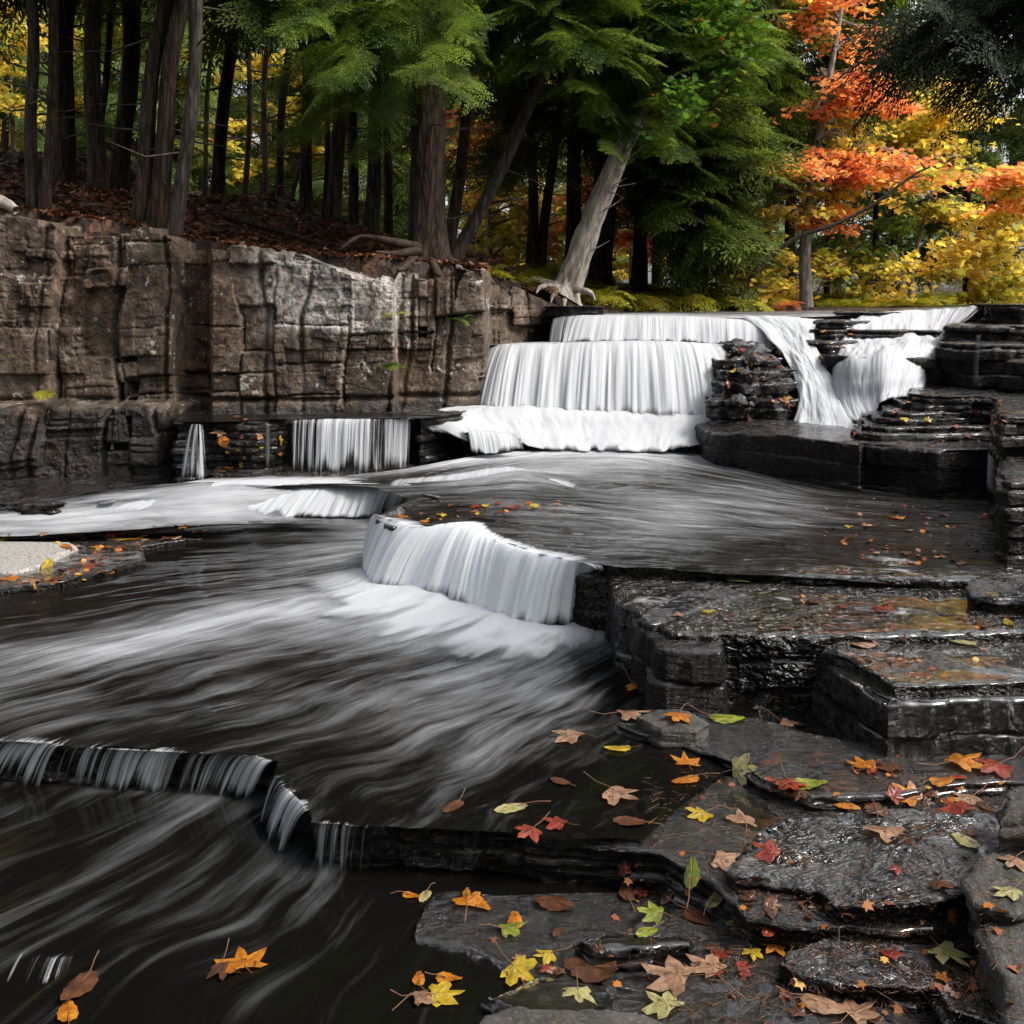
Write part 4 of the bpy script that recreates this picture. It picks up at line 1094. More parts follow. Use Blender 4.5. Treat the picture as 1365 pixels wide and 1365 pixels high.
fall('waterfall', [Df(652, 462, 8.5, .3), Df(668, 459, 8.42, .7), Df(700, 458, 8.4, .85), Df(760, 457, 8.36, .85), Df(820, 455, 8.35, .9), Df(880, 455, 8.35, .9), Df(930, 457, 8.35, .85), Df(962, 460, 8.38, .55)],
     [Df(622, 548, 8.25, .3), Df(642, 550, 8.05, .7), Df(686, 552, 8.0, .9), Df(750, 554, 7.98, .9), Df(818, 556, 7.96, 1.), Df(890, 556, 7.95, 1.), Df(955, 560, 7.97, 1.), Df(1000, 556, 8.1, .35)],
     'tallest and widest white curtain of the upper falls, front tier', seed=41, amp=0.028, holes=rib, power=1.45, fend=.12, lead=0.3, nv=70, ragged=0.02)
fall('waterfall', [Df(738, 421, 9.05, .5), Df(756, 420, 8.98, .35), Df(776, 420, 8.95, .7), Df(850, 420, 8.95, .85), Df(930, 422, 8.92, .85), Df(1032, 429, 8.86, .85)],
     [Df(730, 456, 8.8, .5), Df(748, 456, 8.75, .3), Df(762, 456, 8.72, .8), Df(848, 456, 8.7, .95), Df(932, 457, 8.7, .9), Df(1032, 468, 8.62, .7)],
     'long upper tier of the falls, a low white lip under the ferns', seed=42, amp=0.014, fend=.12, power=1.6, lead=0.3, holes=rib)
# shelf water between the tiers
patch('water', [[Df(640, 459, 8.8, .5), Df(740, 455, 8.9, .9), Df(850, 454, 8.85, .95), Df(1000, 459, 8.8, .95)], [Df(655, 461, 8.4, .5), Df(740, 458.5, 8.35, .9), Df(850, 457, 8.33, .95), Df(975, 461, 8.35, .8)]], 20, 100, M['foam'], amp=0.006, seed=43)
# foam apron at the foot, left spill
patch('water', [
    [Df(560, 552, 7.9, .2), Df(540, 556, 7.7, .3), Df(548, 560, 7.5, .1), Df(560, 572, 7.3, .0)],
    [Df(620, 540, 8.1, .8), Df(590, 552, 7.8, .95), Df(600, 562, 7.62, .8), Df(630, 590, 7.42, .6)],
    [Df(660, 536, 8.15, 1.1), Df(650, 548, 7.85, 1.05), Df(665, 570, 7.72, .9), Df(680, 592, 7.6, .8)],
    [Df(740, 538, 8.15, 1.1), Df(735, 550, 7.9, 1.05), Df(740, 574, 7.78, 1.0), Df(745, 602, 7.56, .9)],
    [Df(820, 540, 8.15, 1.1), Df(820, 552, 7.95, 1.05), Df(820, 576, 7.82, .9), Df(820, 603, 7.6, .9)],
    [Df(890, 542, 8.1, 1.1), Df(892, 554, 7.95, 1.05), Df(890, 576, 7.84, .75), Df(886, 603, 7.62, .8)],
    [Df(960, 548, 8.1, 1.0), Df(955, 560, 7.95, .9), Df(950, 578, 7.85, .6), Df(945, 594, 7.72, .5)],
    [Df(1010, 556, 8.1, .6), Df(1000, 570, 7.9, .4), Df(990, 582, 7.8, .3), Df(985, 592, 7.7, .2)]], 300, 90, M['foamS'], amp=0.02, af=(5, 2), seed=44, edge=1)
fall('waterfall', [Df(618, 570, 7.42, .6), Df(640, 574, 7.42, .75), Df(668, 577, 7.42, .75), Df(690, 579, 7.45, .4)],
     [Df(626, 606, 7.3, .6), Df(648, 605, 7.3, .7), Df(676, 603, 7.32, .7), Df(700, 600, 7.38, .2)],
     'little fringe of falling water between two black boulders, left foot of the main falls', seed=45, amp=0.01, su=0.005)
# upper river behind the lip
patch('water', [[Df(730, 412, 12, .3), Df(900, 411.5, 12.5, .4), Df(1100, 411, 12, .4), Df(1330, 405, 11.5, .4)],
                [Df(736, 418, 10, .5), Df(880, 417, 10, .5), Df(1060, 417, 10, .5), Df(1330, 408, 9.8, .5)],
                [Df(738, 420.5, 9.04, .7), Df(850, 420, 8.96, .8), Df(1020, 424, 8.9, .8), Df(1180, 418, 8.8, .7)]], 60, 160, M['flat'], amp=0.01, seed=46)

# ---- centre chute
patch('waterfall', [
    [Df(985, 424, 8.9, .9), Df(1008, 440, 8.72, .95), Df(1040, 470, 8.35, .95), Df(1055, 500, 8.05, .95), Df(1062, 540, 7.75, 1), Df(1050, 572, 7.5, 1), Df(1035, 583, 7.2, .8)],
    [Df(1025, 424, 8.85, .95), Df(1042, 440, 8.7, 1), Df(1060, 470, 8.25, 1), Df(1075, 505, 7.95, 1), Df(1080, 540, 7.65, 1.05), Df(1080, 570, 7.4, 1.1), Df(1070, 582, 7.1, 1)],
    [Df(1060, 424, 8.82, .9), Df(1066, 438, 8.65, 1), Df(1078, 470, 8.2, 1), Df(1094, 505, 7.9, 1), Df(1100, 540, 7.6, 1.1), Df(1105, 570, 7.35, 1.1), Df(1100, 582, 7.05, 1)],
    [Df(1100, 424, 8.8, .7), Df(1088, 436, 8.65, .8), Df(1092, 470, 8.25, .95), Df(1110, 505, 7.95, 1), Df(1122, 540, 7.6, 1.05), Df(1140, 566, 7.3, 1), Df(1140, 580, 7.0, .8)]], 110, 170, M['fall'], amp=0.035, af=(7, 2), seed=51, kind=None, edge=1)
tag(bpy.context.scene.collection.objects[-1], 'steep white chute running down between the leafy outcrop and the right-hand stepped falls', 'waterfall')

# ---- right-hand falls: stepped veil
patch('waterfall', [
    [Df(1128, 432, 8.75, .3), Df(1126, 440, 8.6, .5), Df(1118, 458, 8.3, .6), Df(1108, 490, 8.0, .7), Df(1106, 515, 7.85, .6), Df(1112, 545, 7.6, .8), Df(1120, 572, 7.35, 1)],
    [Df(1150, 420, 8.8, .7), Df(1150, 436, 8.6, .85), Df(1144, 458, 8.25, .8), Df(1140, 478, 7.75, .7), Df(1138, 510, 7.6, .55), Df(1140, 535, 7.5, .7), Df(1150, 562, 7.3, .9)],
    [Df(1180, 416, 8.85, .8), Df(1180, 434, 8.6, .9), Df(1176, 455, 8.2, .9), Df(1170, 472, 7.7, .7), Df(1168, 505, 7.5, .5), Df(1168, 530, 7.42, .5), Df(1172, 545, 7.3, .8)],
    [Df(1215, 413, 8.85, .8), Df(1212, 432, 8.6, .85), Df(1208, 452, 8.2, .9), Df(1204, 470, 7.7, .9), Df(1198, 500, 7.5, .8), Df(1194, 520, 7.42, .75), Df(1190, 533, 7.3, .9)],
    [Df(1250, 411, 8.85, .7), Df(1245, 430, 8.6, .7), Df(1240, 450, 8.25, .75), Df(1233, 475, 7.75, .85), Df(1226, 500, 7.55, .85), Df(1222, 515, 7.45, .9), Df(1218, 524, 7.3, .8)],
    [Df(1285, 410, 8.8, .4), Df(1275, 424, 8.65, .5), Df(1262, 440, 8.3, .35), Df(1250, 470, 7.95, .5), Df(1243, 495, 7.8, .5), Df(1240, 510, 7.7, .5), Df(1236, 518, 7.6, .4)],
    [Df(1312, 410, 8.8, .0), Df(1300, 420, 8.7, .1), Df(1275, 440, 8.4, .0), Df(1258, 470, 8.1, .0), Df(1250, 495, 7.95, .0), Df(1247, 510, 7.85, .0), Df(1243, 518, 7.75, .0)]], 260, 200, M['fall'], amp=0.03, af=(7, 1.5), seed=52, kind=None, edge=1)
tag(bpy.context.scene.collection.objects[-1], 'right-hand stepped veil of white water bulging over round dark rock', 'waterfall')
# pool at their feet
patch('water', [[Df(1030, 575, 7.6, 1), Df(1040, 588, 7.0, .9)], [Df(1090, 568, 7.6, 1.1), Df(1090, 587, 6.85, .9)], [Df(1140, 562, 7.5, 1.1), Df(1150, 584, 6.9, .7)], [Df(1180, 560, 7.3, .5), Df(1200, 586, 6.9, .3)]], 80, 40, M['foam'], amp=0.015, af=(5, 4), seed=53)
fall('waterfall', [Df(1300, 447, 7.25, .1), Df(1304, 447, 7.24, .12), Df(1309, 447, 7.22, .1)], [Df(1296, 520, 7.12, .1), Df(1299, 520, 7.1, .1), Df(1304, 520, 7.1, .1)],
     'thin thread of water down the high black wall at the right', seed=54, su=0.004, amp=0.004)
fall('waterfall', [Df(1318, 590, 6.0, .15), Df(1322, 590, 5.98, .45), Df(1328, 590, 5.95, .15)], [Df(1312, 660, 5.85, .15), Df(1317, 660, 5.85, .4), Df(1326, 660, 5.85, .15)],
     'faint trickle at the right end of the long black ledge, beside the tall block', seed=55, su=0.004, amp=0.004)
# ================================================================ vegetation
class Tubes:
    def __init__(s):
        s.V, s.Fq, s.n = [], [], 0

    def add(s, pts, rad, sides=6, ridge=0.0, seed=0, flare=0.0):
        pts = np.array(pts, float)
        rad = np.array(rad, float) * np.ones(len(pts))
        t = np.gradient(pts, axis=0)
        t /= np.linalg.norm(t, axis=1)[:, None] + 1e-9
        up = np.array([0, 0, 1.0]) if abs(t[0, 2]) < 0.8 else np.array([0, 1.0, 0])
        a = np.cross(t, up)
        a /= np.linalg.norm(a, axis=1)[:, None] + 1e-9
        b = np.cross(t, a)
        th = np.linspace(0, 2 * np.pi, sides, endpoint=False)
        r = rad[:, None] * np.ones((1, sides))
        if ridge:
            L_ = np.arange(len(pts))[:, None] * 0.18
            r = r * (1 + ridge * vn(np.cos(th)[None, :] * 2.4 + L_ * .5, np.sin(th)[None, :] * 2.4, L_, seed) + ridge * .6 * vn(np.cos(th)[None, :] * 7, np.sin(th)[None, :] * 7, L_ * 1.2, seed + 1))
        if flare:
            k = np.exp(-np.arange(len(pts)) / (len(pts) * 0.055))[:, None]
            r = r * (1 + flare * k * (0.6 + 0.8 * np.abs(np.sin(th * 2.5 + seed))[None, :] ** 1.5))
        R = pts[:, None, :] + r[..., None] * (np.cos(th)[None, :, None] * a[:, None, :] + np.sin(th)[None, :, None] * b[:, None, :])
        n, m = len(pts), sides
        i = np.arange(n - 1)[:, None] * m + np.arange(m)[None, :]
        j = np.arange(n - 1)[:, None] * m + (np.arange(m)[None, :] + 1) % m
        q = np.stack([i, j, j + m, i + m], 2).reshape(-1, 4) + s.n
        s.V.append(R.reshape(-1, 3))
        s.Fq.append(q)
        s.n += n * m

    def build(s, name, mat, parent=None, loc=None):
        return mesh(name, np.concatenate(s.V), [np.concatenate(s.Fq)], M[mat], parent=parent, loc=loc)


def frond_template(rng, nside=14, nleaf=7, lw=0.028, ll=0.085, spread=52):
    """one flat spray along +X, unit length, as kite-shaped leaflets (k,4,3)"""
    Q = []

    def leaflet(p, ang, L, w):
        c, s = math.cos(ang), math.sin(ang)
        z = rng.uniform(-.25, .25) * L
        tip = (p[0] + c * L, p[1] + s * L, p[2] + z - .15 * L)
        mid = (p[0] + c * L * .5, p[1] + s * L * .5, p[2] + z * .5)
        dz = rng.uniform(-.5, .5) * w
        Q.append([(p[0], p[1], p[2]), (mid[0] - s * w, mid[1] + c * w, mid[2] + dz), tip, (mid[0] + s * w, mid[1] - c * w, mid[2] - dz)])
    for i in range(nside):
        t = 0.06 + 0.94 * i / nside
        for sd in (-1, 1):
            Ls = (0.42 * math.sin(math.pi * min(1, (t * .85 + .12))) ** 0.8 + 0.05) * rng.uniform(.75, 1.15)
            ang = sd * math.radians(spread * rng.uniform(.85, 1.15))
            nl = max(2, int(nleaf * Ls / .42 + .5))
            for k in range(nl):
                q = (k + .3) / nl
                p = (t + math.cos(ang) * Ls * q, math.sin(ang) * Ls * q, -0.25 * (Ls * q) ** 1.5 + rng.uniform(-.01, .01))
                for s2 in (-1, 1):
                    leaflet(p, ang + s2 * math.radians(rng.uniform(28, 50)), ll * rng.uniform(.7, 1.2) * (1 - .3 * q), lw * .5)
            leaflet((t + math.cos(ang) * Ls, math.sin(ang) * Ls, -0.25 * Ls ** 1.5), ang, ll, lw * .5)
        leaflet((t, 0, 0), rng.uniform(-.3, .3), ll, lw * .5)
    return np.array(Q)


_r = np.random.default_rng(5)
FR_NEAR = [frond_template(_r, 15, 9, 0.017, 0.07) for _ in range(3)]
FR_MID = [frond_template(_r, 11, 5, 0.03, 0.11) for _ in range(3)]
FR_FAR = [frond_template(_r, 8, 3, 0.04, 0.15) for _ in range(3)]


def bake(T, pos, dirn, size, droop, rng, roll=0.38):
    """place template T (list) at many spots -> quads (N,4,3)"""
    out = []
    pos, dirn, size, droop = map(np.asarray, (pos, dirn, size, droop))
    dirn = dirn / (np.linalg.norm(dirn, axis=1)[:, None] + 1e-9)
    up = np.array([0, 0, 1.0])
    side = np.cross(up, dirn)
    side /= np.linalg.norm(side, axis=1)[:, None] + 1e-9
    nn = np.cross(dirn, side)
    ro = rng.normal(0, roll, len(pos))
    s2 = side * np.cos(ro)[:, None] + nn * np.sin(ro)[:, None]
    n2 = np.cross(dirn, s2)
    which = rng.integers(0, len(T), len(pos))
    for k in range(len(T)):
        m = which == k
        if not m.any():
            continue
        Q = T[k].reshape(-1, 3)
        sz = size[m][:, None, None]
        x, y, z = Q[None, :, 0:1], Q[None, :, 1:2], Q[None, :, 2:3]
        V = pos[m][:, None, :] + sz * (x * dirn[m][:, None, :] + y * s2[m][:, None, :] + z * n2[m][:, None, :])
        V[..., 2] -= (droop[m][:, None] * (sz[..., 0] * (Q[None, :, 0] ** 2)))
        out.append(V.reshape(-1, 4, 3))
    return np.concatenate(out)


def foliage(name, Qs, mat, parent=None, loc=None):
    Q = np.concatenate(Qs)
    n = len(Q)
    return mesh(name, Q.reshape(-1, 3), [np.arange(n * 4).reshape(n, 4)], M[mat], parent=parent, smooth=False, loc=loc)


def bough(tb, a, b, nf, size, rng, sag=0.25, wood=0.012, T=None, Q=None, start=0.25, droop=0.5, spread=1.0):
    """a limb from a to b carrying nf sprays"""
    a, b = np.array(a, float), np.array(b, float)
    t = np.linspace(0, 1, 12)[:, None]
    L = np.linalg.norm(b - a)
    mid = (a + b) / 2 + np.array([0, 0, sag * L * .5]) + rng.normal(0, .04 * L, 3)
    pts = (1 - t) ** 2 * a + 2 * t * (1 - t) * mid + t ** 2 * b
    if tb is not None:
        tb.add(pts, np.linspace(wood, wood * .25, 12), 5)
    k = rng.uniform(start, 1, nf) ** 0.85
    k[0] = 1
    f = k * 11
    i = np.minimum(f.astype(int), 10)
    p = pts[i] + (pts[i + 1] - pts[i]) * (f - i)[:, None]
    d = pts[i + 1] - pts[i]
    d /= np.linalg.norm(d, axis=1)[:, None]
    ang = rng.uniform(-1, 1, nf) * 1.15 * spread
    ang[0] = 0
    c, s = np.cos(ang), np.sin(ang)
    dd = np.stack([d[:, 0] * c - d[:, 1] * s, d[:, 0] * s + d[:, 1] * c, d[:, 2] * .35 - rng.uniform(-.15, .22, nf)], 1)
    p = p + rng.normal(0, .03, (nf, 3))
    Q.append(bake(T, p, dd, size * rng.uniform(.6, 1.25, nf), droop * rng.uniform(.5, 1.4, nf), rng))


def limb_path(p0, p1, rng, n=24, wob=0.05):
    p0, p1 = np.array(p0, float), np.array(p1, float)
    t = np.linspace(0, 1, n)
    pts = p0 + (p1 - p0) * t[:, None]
    ph = rng.uniform(0, 6, 2)
    L = np.linalg.norm(p1 - p0)
    w = wob * L * 0.12
    pts[:, 0] += w * np.sin(t * 5 + ph[0]) * t
    pts[:, 1] += w * np.sin(t * 4 + ph[1]) * t
    return pts


def ground_at(X, Y):
    return float(bank_z(X, Y))


# --- shared conifer crowns (used, turned and scaled, by many trees)
def make_crown_mesh(seed, h0, h1, R, nb, nf, T, size, mat, name='crown'):
    rng = np.random.default_rng(seed)
    Q = []
    tb = Tubes()
    for i in range(nb):
        z = h0 + (h1 - h0) * (i + rng.uniform(0, 1)) / nb
        k = 1 - (z - h0) / (h1 - h0 + .5)
        L = R * (0.25 + 0.75 * k) * rng.uniform(.6, 1.1)
        a = rng.uniform(0, 6.283)
        bough(tb, (0, 0, z), (L * math.cos(a), L * math.sin(a), z - 0.12 * L - rng.uniform(0, .25) * L), nf, size, rng, T=T, Q=Q, wood=0.02, droop=.45)
    c = foliage(name, Q, mat)
    w = tb.build('branches', 'bark')
    for o in (c, w):
        COL.objects.unlink(o)
    return c, w


CROWNS = [make_crown_mesh(100 + i, 0, 6.5, 2.1, 52, 12, FR_FAR, .62, 'hem_dark') for i in range(3)]
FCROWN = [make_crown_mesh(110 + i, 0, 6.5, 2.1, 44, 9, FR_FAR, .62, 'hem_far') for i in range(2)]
PCROWN = make_crown_mesh(120, 0, 7.5, 2.0, 40, 9, FR_FAR, .8, 'pine')
LABELS_TREES = []


def put_crown(t, src, z, rot, sc=1.0, sz=1.0, name='crown'):
    made = []
    for o in src:
        c = o.copy()
        COL.objects.link(c)
        c.name = name if o is src[0] else 'branches'
        c.parent = t
        c.location = (0, 0, z)
        c.rotation_euler = (0, 0, rot)
        c.scale = (sc, sc, sc * sz)
        made.append(c)
    return made


def trunk_tree(name, base, top, w, label, cat='tree', mat='bark', crown=None, group=None, flare=0.5, d_extra=5.0, twigs=6, seed=0, taper=0.55, sink=0.12, sides=18, ridge=.09):
    """base / top: (px,py,d); w: width in photo pixels at the base; the trunk goes on above 'top' by d_extra metres"""
    rng = np.random.default_rng(seed + 500)
    b = np.array(D(*base))
    t = np.array(D(*top))
    gz = ground_at(b[0], b[1])
    b[2] = min(b[2], gz)
    u = (t - b) / np.linalg.norm(t - b)
    r = w * .84 / 2 / F * base[2]
    if crown is not None and base[2] > 10.6 and base[0] < 830 and group is None:
        crown = None
    elif crown is not None and base[0] < 830 and group is None:
        crown = (crown[0] - .9, *crown[1:])
    end = t + u * np.array([.6, .6, 1]) * d_extra
    e = empty(name, tuple(b))
    tag(e, label, cat, group)
    tb = Tubes()
    h1 = np.linalg.norm(t - b)
    n = 34
    p = np.concatenate([limb_path(b - u * sink, t, rng, n, 0.18), ])
    rr = np.linspace(r, r * (1 - (1 - taper) * .45), n)
    if d_extra > 0:
        p2 = np.linspace(t, end, 12)[1:]
        off = p[-1] - t
        p2 = p2 + off
        p = np.concatenate([p, p2])
        rr = np.concatenate([rr, np.linspace(rr[-1], r * .25, 11)])
    tb.add(p - b, rr, sides, ridge=ridge, seed=seed, flare=flare)
    tb.build('trunk', mat, e)
    if twigs:
        for k in range(twigs):
            i = rng.integers(8, n)
            a = rng.uniform(0, 6.28)
            L = rng.uniform(.2, .8)
            q0 = p[i] - b
            q1 = q0 + L * np.array([math.cos(a), math.sin(a), rng.uniform(-.35, .3)])
            tw = Tubes()
            tw.add([q0, (q0 + q1) / 2 + rng.normal(0, .03, 3), q1], [.012, .007, .002], 4)
            tw.build('dead_branch', 'twig', e)
    if crown is not None:
        z = crown[0]
        src = CROWNS[crown[1]] if crown[1] < 3 else PCROWN if crown[1] == 3 else FCROWN[crown[1] - 4]
        for c in put_crown(e, src, z, rng.uniform(0, 6), crown[2]):
            q = p[-1] - b
            c.location = (u[0] * z / max(u[2], .2), u[1] * z / max(u[2], .2), z)
    return e


TR = [
    # base (px,py,d)  top (px,py)  width  label  bark  crown
    ((46, 279, 8.7), (36, 0), 21, 'slim grey-brown conifer trunk nearest the left edge of the photo, standing just above the cliff', 'barkpale', None),
    ((60, 285, 8.6), (76, 0), 18, 'slim trunk crossing in front of its neighbours, second from the left at the cliff edge', 'bark', None),
    ((82, 250, 10), (92, 0), 36, 'broad dark trunk behind the two slim ones at the far left', 'bark', (3.4, 0, 1)),
    ((132, 262, 9.4), (122, 0), 30, 'dark trunk with a broad curved foot on the leaf-strewn slope at the left', 'bark', (3.3, 1, 1)),
    ((118, 240, 11), (158, 0), 13, 'thin trunk slanting right behind the curved-foot trunk at the left', 'bark', None),
    ((158, 246, 10.5), (176, 0), 31, 'straight thick brown trunk right of the curved-foot one, with the thin slanting trunk beside it', 'bark', (3.6, 2, 1)),
    ((186, 300, 8.5), (219, 0), 27, 'left trunk of the leaning trio that grows from one spot on the cliff edge', 'bark', (3.2, 1, .8)),
    ((207, 308, 8.45), (243, 0), 30, 'middle trunk of the leaning trio that grows from one spot on the cliff edge', 'bark', None),
    ((231, 331, 8.15), (268, 0), 24, 'right-hand paler trunk of the leaning trio, rooted at the notch of the cliff', 'barkpale', None),
    ((272, 264, 13), (283, 20), 8, 'very thin pole trunk just right of the leaning trio', 'bark', (3.6, 0, .7)),
    ((290, 262, 11.2), (306, 30), 22, 'medium straight dark trunk between two thin poles, right of the leaning trio', 'bark', (3.2, 1, 1)),
    ((325, 262, 13), (336, 40), 9, 'thin pole trunk left of a pair of poles in the gap of the grove', 'bark', (3.6, 2, .8)),
    ((350, 262, 13.4), (358, 60), 10, 'left pole of the pair of thin poles in the gap of the grove', 'bark', None),
    ((371, 264, 12.5), (383, 60), 14, 'right and thicker pole of the pair in the gap of the grove', 'bark', (3.3, 0, .9)),
    ((384, 272, 12), (413, 150), 9, 'thin crooked sapling trunk leaning right in the middle of the grove', 'twig', None),
    ((409, 294, 10.4), (406, 60), 20, 'straight dark trunk right of the crooked sapling, at the end of the leaf slope', 'bark', (3.2, 2, .9)),
    ((432, 298, 10.6), (441, 60), 9, 'thin pole squeezed between two thicker trunks in the mid grove', 'bark', None),
    ((446, 303, 10), (452, 60), 24, 'thick dark trunk with its foot in roots, mid grove, right of the squeezed pole', 'bark', (3.4, 1, 1)),
    ((470, 300, 11.4), (474, 60), 17, 'dark trunk second to the left of the biggest trunk', 'bark', None),
    ((493, 302, 11), (508, 60), 24, 'reddish trunk just left of the biggest trunk', 'barkpale', (3.4, 0, 1)),
    ((517, 308, 12), (521, 60), 14, 'narrow trunk half hidden behind the left side of the biggest trunk', 'bark', None),
    ((572, 352, 8.75), (563, 30), 58, 'biggest trunk, broad and deeply furrowed, standing on the cliff by the river', 'bark', None),
    ((596, 300, 10), (636, 60), 20, 'dark trunk leaning right close behind the biggest trunk', 'bark', (3.2, 2, .9)),
    ((598, 332, 9.3), (748, 60), 22, 'long slender trunk leaning far right from the foot of the biggest trunk', 'barkpale', None),
    ((708, 352, 12), (712, 60), 17, 'left trunk of the forked pair behind the bleached snag', 'bark', (3.5, 1, .9)),
    ((720, 352, 12), (750, 60), 15, 'right slanting trunk of the forked pair behind the bleached snag', 'bark', None),
    ((762, 345, 12.4), (775, 60), 25, 'straight dark trunk rising behind the middle of the bleached snag', 'bark', (3.5, 0, 1)),
    ((792, 378, 12), (812, 60), 17, 'left trunk of two standing right of the foot of the bleached snag', 'bark', None),
    ((806, 372, 12.4), (822, 60), 22, 'right trunk of two standing right of the foot of the bleached snag', 'bark', (3.4, 2, 1)),
    ((851, 399, 12.3), (853, 60), 23, 'upright dark trunk on the ferny bank, midway between snag and falls', 'bark', (3.0, 1, 1)),
    ((877, 401, 13.4), (882, 60), 16, 'shorter-looking darker trunk right behind the upright one on the ferny bank', 'bark', (2.6, 0, 1)),
    ((1052, 416, 14.5), (1054, 60), 17, 'dark trunk behind the pale trunk of the orange maple', 'bark', (2.6, 2, 1)),
    ((1101, 415, 14), (1108, 60), 10, 'thin dark trunk right of the orange maple', 'bark', (2.6, 1, .8)),
    ((1168, 412, 15), (1172, 60), 10, 'slim brown trunk in the yellow undergrowth above the right-hand falls', 'bark', (2.0, 0, .9)),
]
trees = []
for k, (b, t, w, lab, bm, cr) in enumerate(TR):
    big = w > 50
    trees.append(trunk_tree('hemlock_tree', b, (t[0], t[1], b[2]), w, lab, mat=bm, crown=cr, seed=k, flare=0.75 if big else 0.5, d_extra=2.2 if cr is None else 5.5, twigs=5 if k not in (29, 30) else 9,
                            sides=72 if big else (28 if w > 18 else 14), taper=.8 if big else .6, ridge=0.05 if big else .09))

# --- near boughs hung on some of these trees: (tree index, start (px,py,d), tips, material)
def hang(idx, specs, mat, T, size, nf, seed, sag=0.2, jitter=0, wood=0.010, droop=0.2, name='bough_foliage'):
    e = trees[idx]
    base = np.array(e.location)
    rng = np.random.default_rng(seed)
    Q = []
    tb = Tubes()
    for s, tips in specs:
        a = np.array(D(*s)) - base
        for tip in tips:
            bough(tb, a + rng.normal(0, .12, 3), np.array(D(*tip)) - base, nf, size, rng, sag=sag, T=T, Q=Q, wood=wood, start=.3, droop=droop)
    foliage(name, Q, mat, e)
    tb.build('branches', 'twig' if mat != 'hem_dark' else 'bark', e)


rr = np.random.default_rng(77)


def spots(x0, x1, y0, y1, d0, d1, n, poly=None):
    o = []
    while len(o) < n:
        x, y = rr.uniform(x0, x1), rr.uniform(y0, y1)
        if poly is None or inpoly(np.array([x]), np.array([y]), poly)[0]:
            o.append((x, y, rr.uniform(d0, d1)))
    return o


# big hemlock: bright sprays facing the river, left lobe of the canopy
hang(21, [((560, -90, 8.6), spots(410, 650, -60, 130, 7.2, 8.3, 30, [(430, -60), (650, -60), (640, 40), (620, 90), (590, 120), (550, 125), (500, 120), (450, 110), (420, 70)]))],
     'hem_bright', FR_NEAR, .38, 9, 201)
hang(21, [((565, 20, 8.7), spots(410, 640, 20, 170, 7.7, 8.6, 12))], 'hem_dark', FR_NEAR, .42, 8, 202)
hang(10, [((300, -60, 10), spots(310, 450, -60, 130, 8.2, 9.4, 18, [(320, -60), (450, -60), (440, 40), (410, 80), (370, 60), (330, 20)]))], 'hem_dark', FR_MID, .5, 10, 203)
hang(2, [((90, -120, 9.5), spots(-60, 280, -130, -20, 8.6, 10.5, 10))], 'hem_dark', FR_MID, .5, 9, 204)
# boughs over the leaning trunks, right lobe
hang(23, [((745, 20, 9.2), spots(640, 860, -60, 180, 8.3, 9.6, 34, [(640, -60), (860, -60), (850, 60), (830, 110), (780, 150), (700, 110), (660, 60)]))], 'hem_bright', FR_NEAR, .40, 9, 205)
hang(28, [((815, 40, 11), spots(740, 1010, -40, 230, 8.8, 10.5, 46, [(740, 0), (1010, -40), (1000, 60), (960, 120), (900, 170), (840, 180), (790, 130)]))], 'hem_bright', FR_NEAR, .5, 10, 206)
hang(29, [((853, 170, 12.2), spots(860, 1000, 110, 350, 10.3, 12.4, 34, [(850, 160), (960, 120), (990, 170), (990, 260), (950, 350), (910, 330), (870, 270)])),
          ((853, 220, 12.2), spots(880, 980, 230, 370, 11, 12.8, 12))], 'hem_dark', FR_MID, .62, 11, 207)
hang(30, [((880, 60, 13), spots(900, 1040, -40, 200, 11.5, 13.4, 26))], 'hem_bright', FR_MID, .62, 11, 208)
hang(26, [((770, 100, 12.2), spots(640, 870, 60, 240, 10.5, 12.5, 22))], 'hem_dark', FR_MID, .55, 10, 209)

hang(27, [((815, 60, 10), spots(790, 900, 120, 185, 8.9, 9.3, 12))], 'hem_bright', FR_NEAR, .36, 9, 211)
# bare pale twigs reaching right over the bank
tw = Tubes()
rg = np.random.default_rng(31)
e = trees[29]
b0 = np.array(e.location)
for (sx, sy, ex, ey, d) in [(870, 188, 1000, 210, 11.3), (860, 215, 1005, 250, 11.3), (850, 235, 960, 300, 11.4), (862, 250, 985, 262, 11.2), (880, 200, 1046, 262, 11), (856, 262, 940, 330, 11.3), (858, 280, 930, 262, 11.2), (905, 240, 1030, 245, 11.1)]:
    a, c = np.array(D(sx, sy, 12)) - b0, np.array(D(ex, ey, d)) - b0
    m_ = (a + c) / 2 + np.array([0, 0, .06])
    q = crom(np.array([a, m_ + rg.normal(0, .04, 3), c]), 9)
    tw.add(q, np.linspace(.014, .003, 9), 5)
    for k in range(5):
        i = rg.integers(3, 9)
        tw.add([q[i], q[i] + rg.normal(0, .12, 3) + (c - a) * .08, q[i] + rg.normal(0, .1, 3) + (c - a) * .2], [.006, .004, .0015], 4)
tw.build('bare_branch', 'paletwig', e)

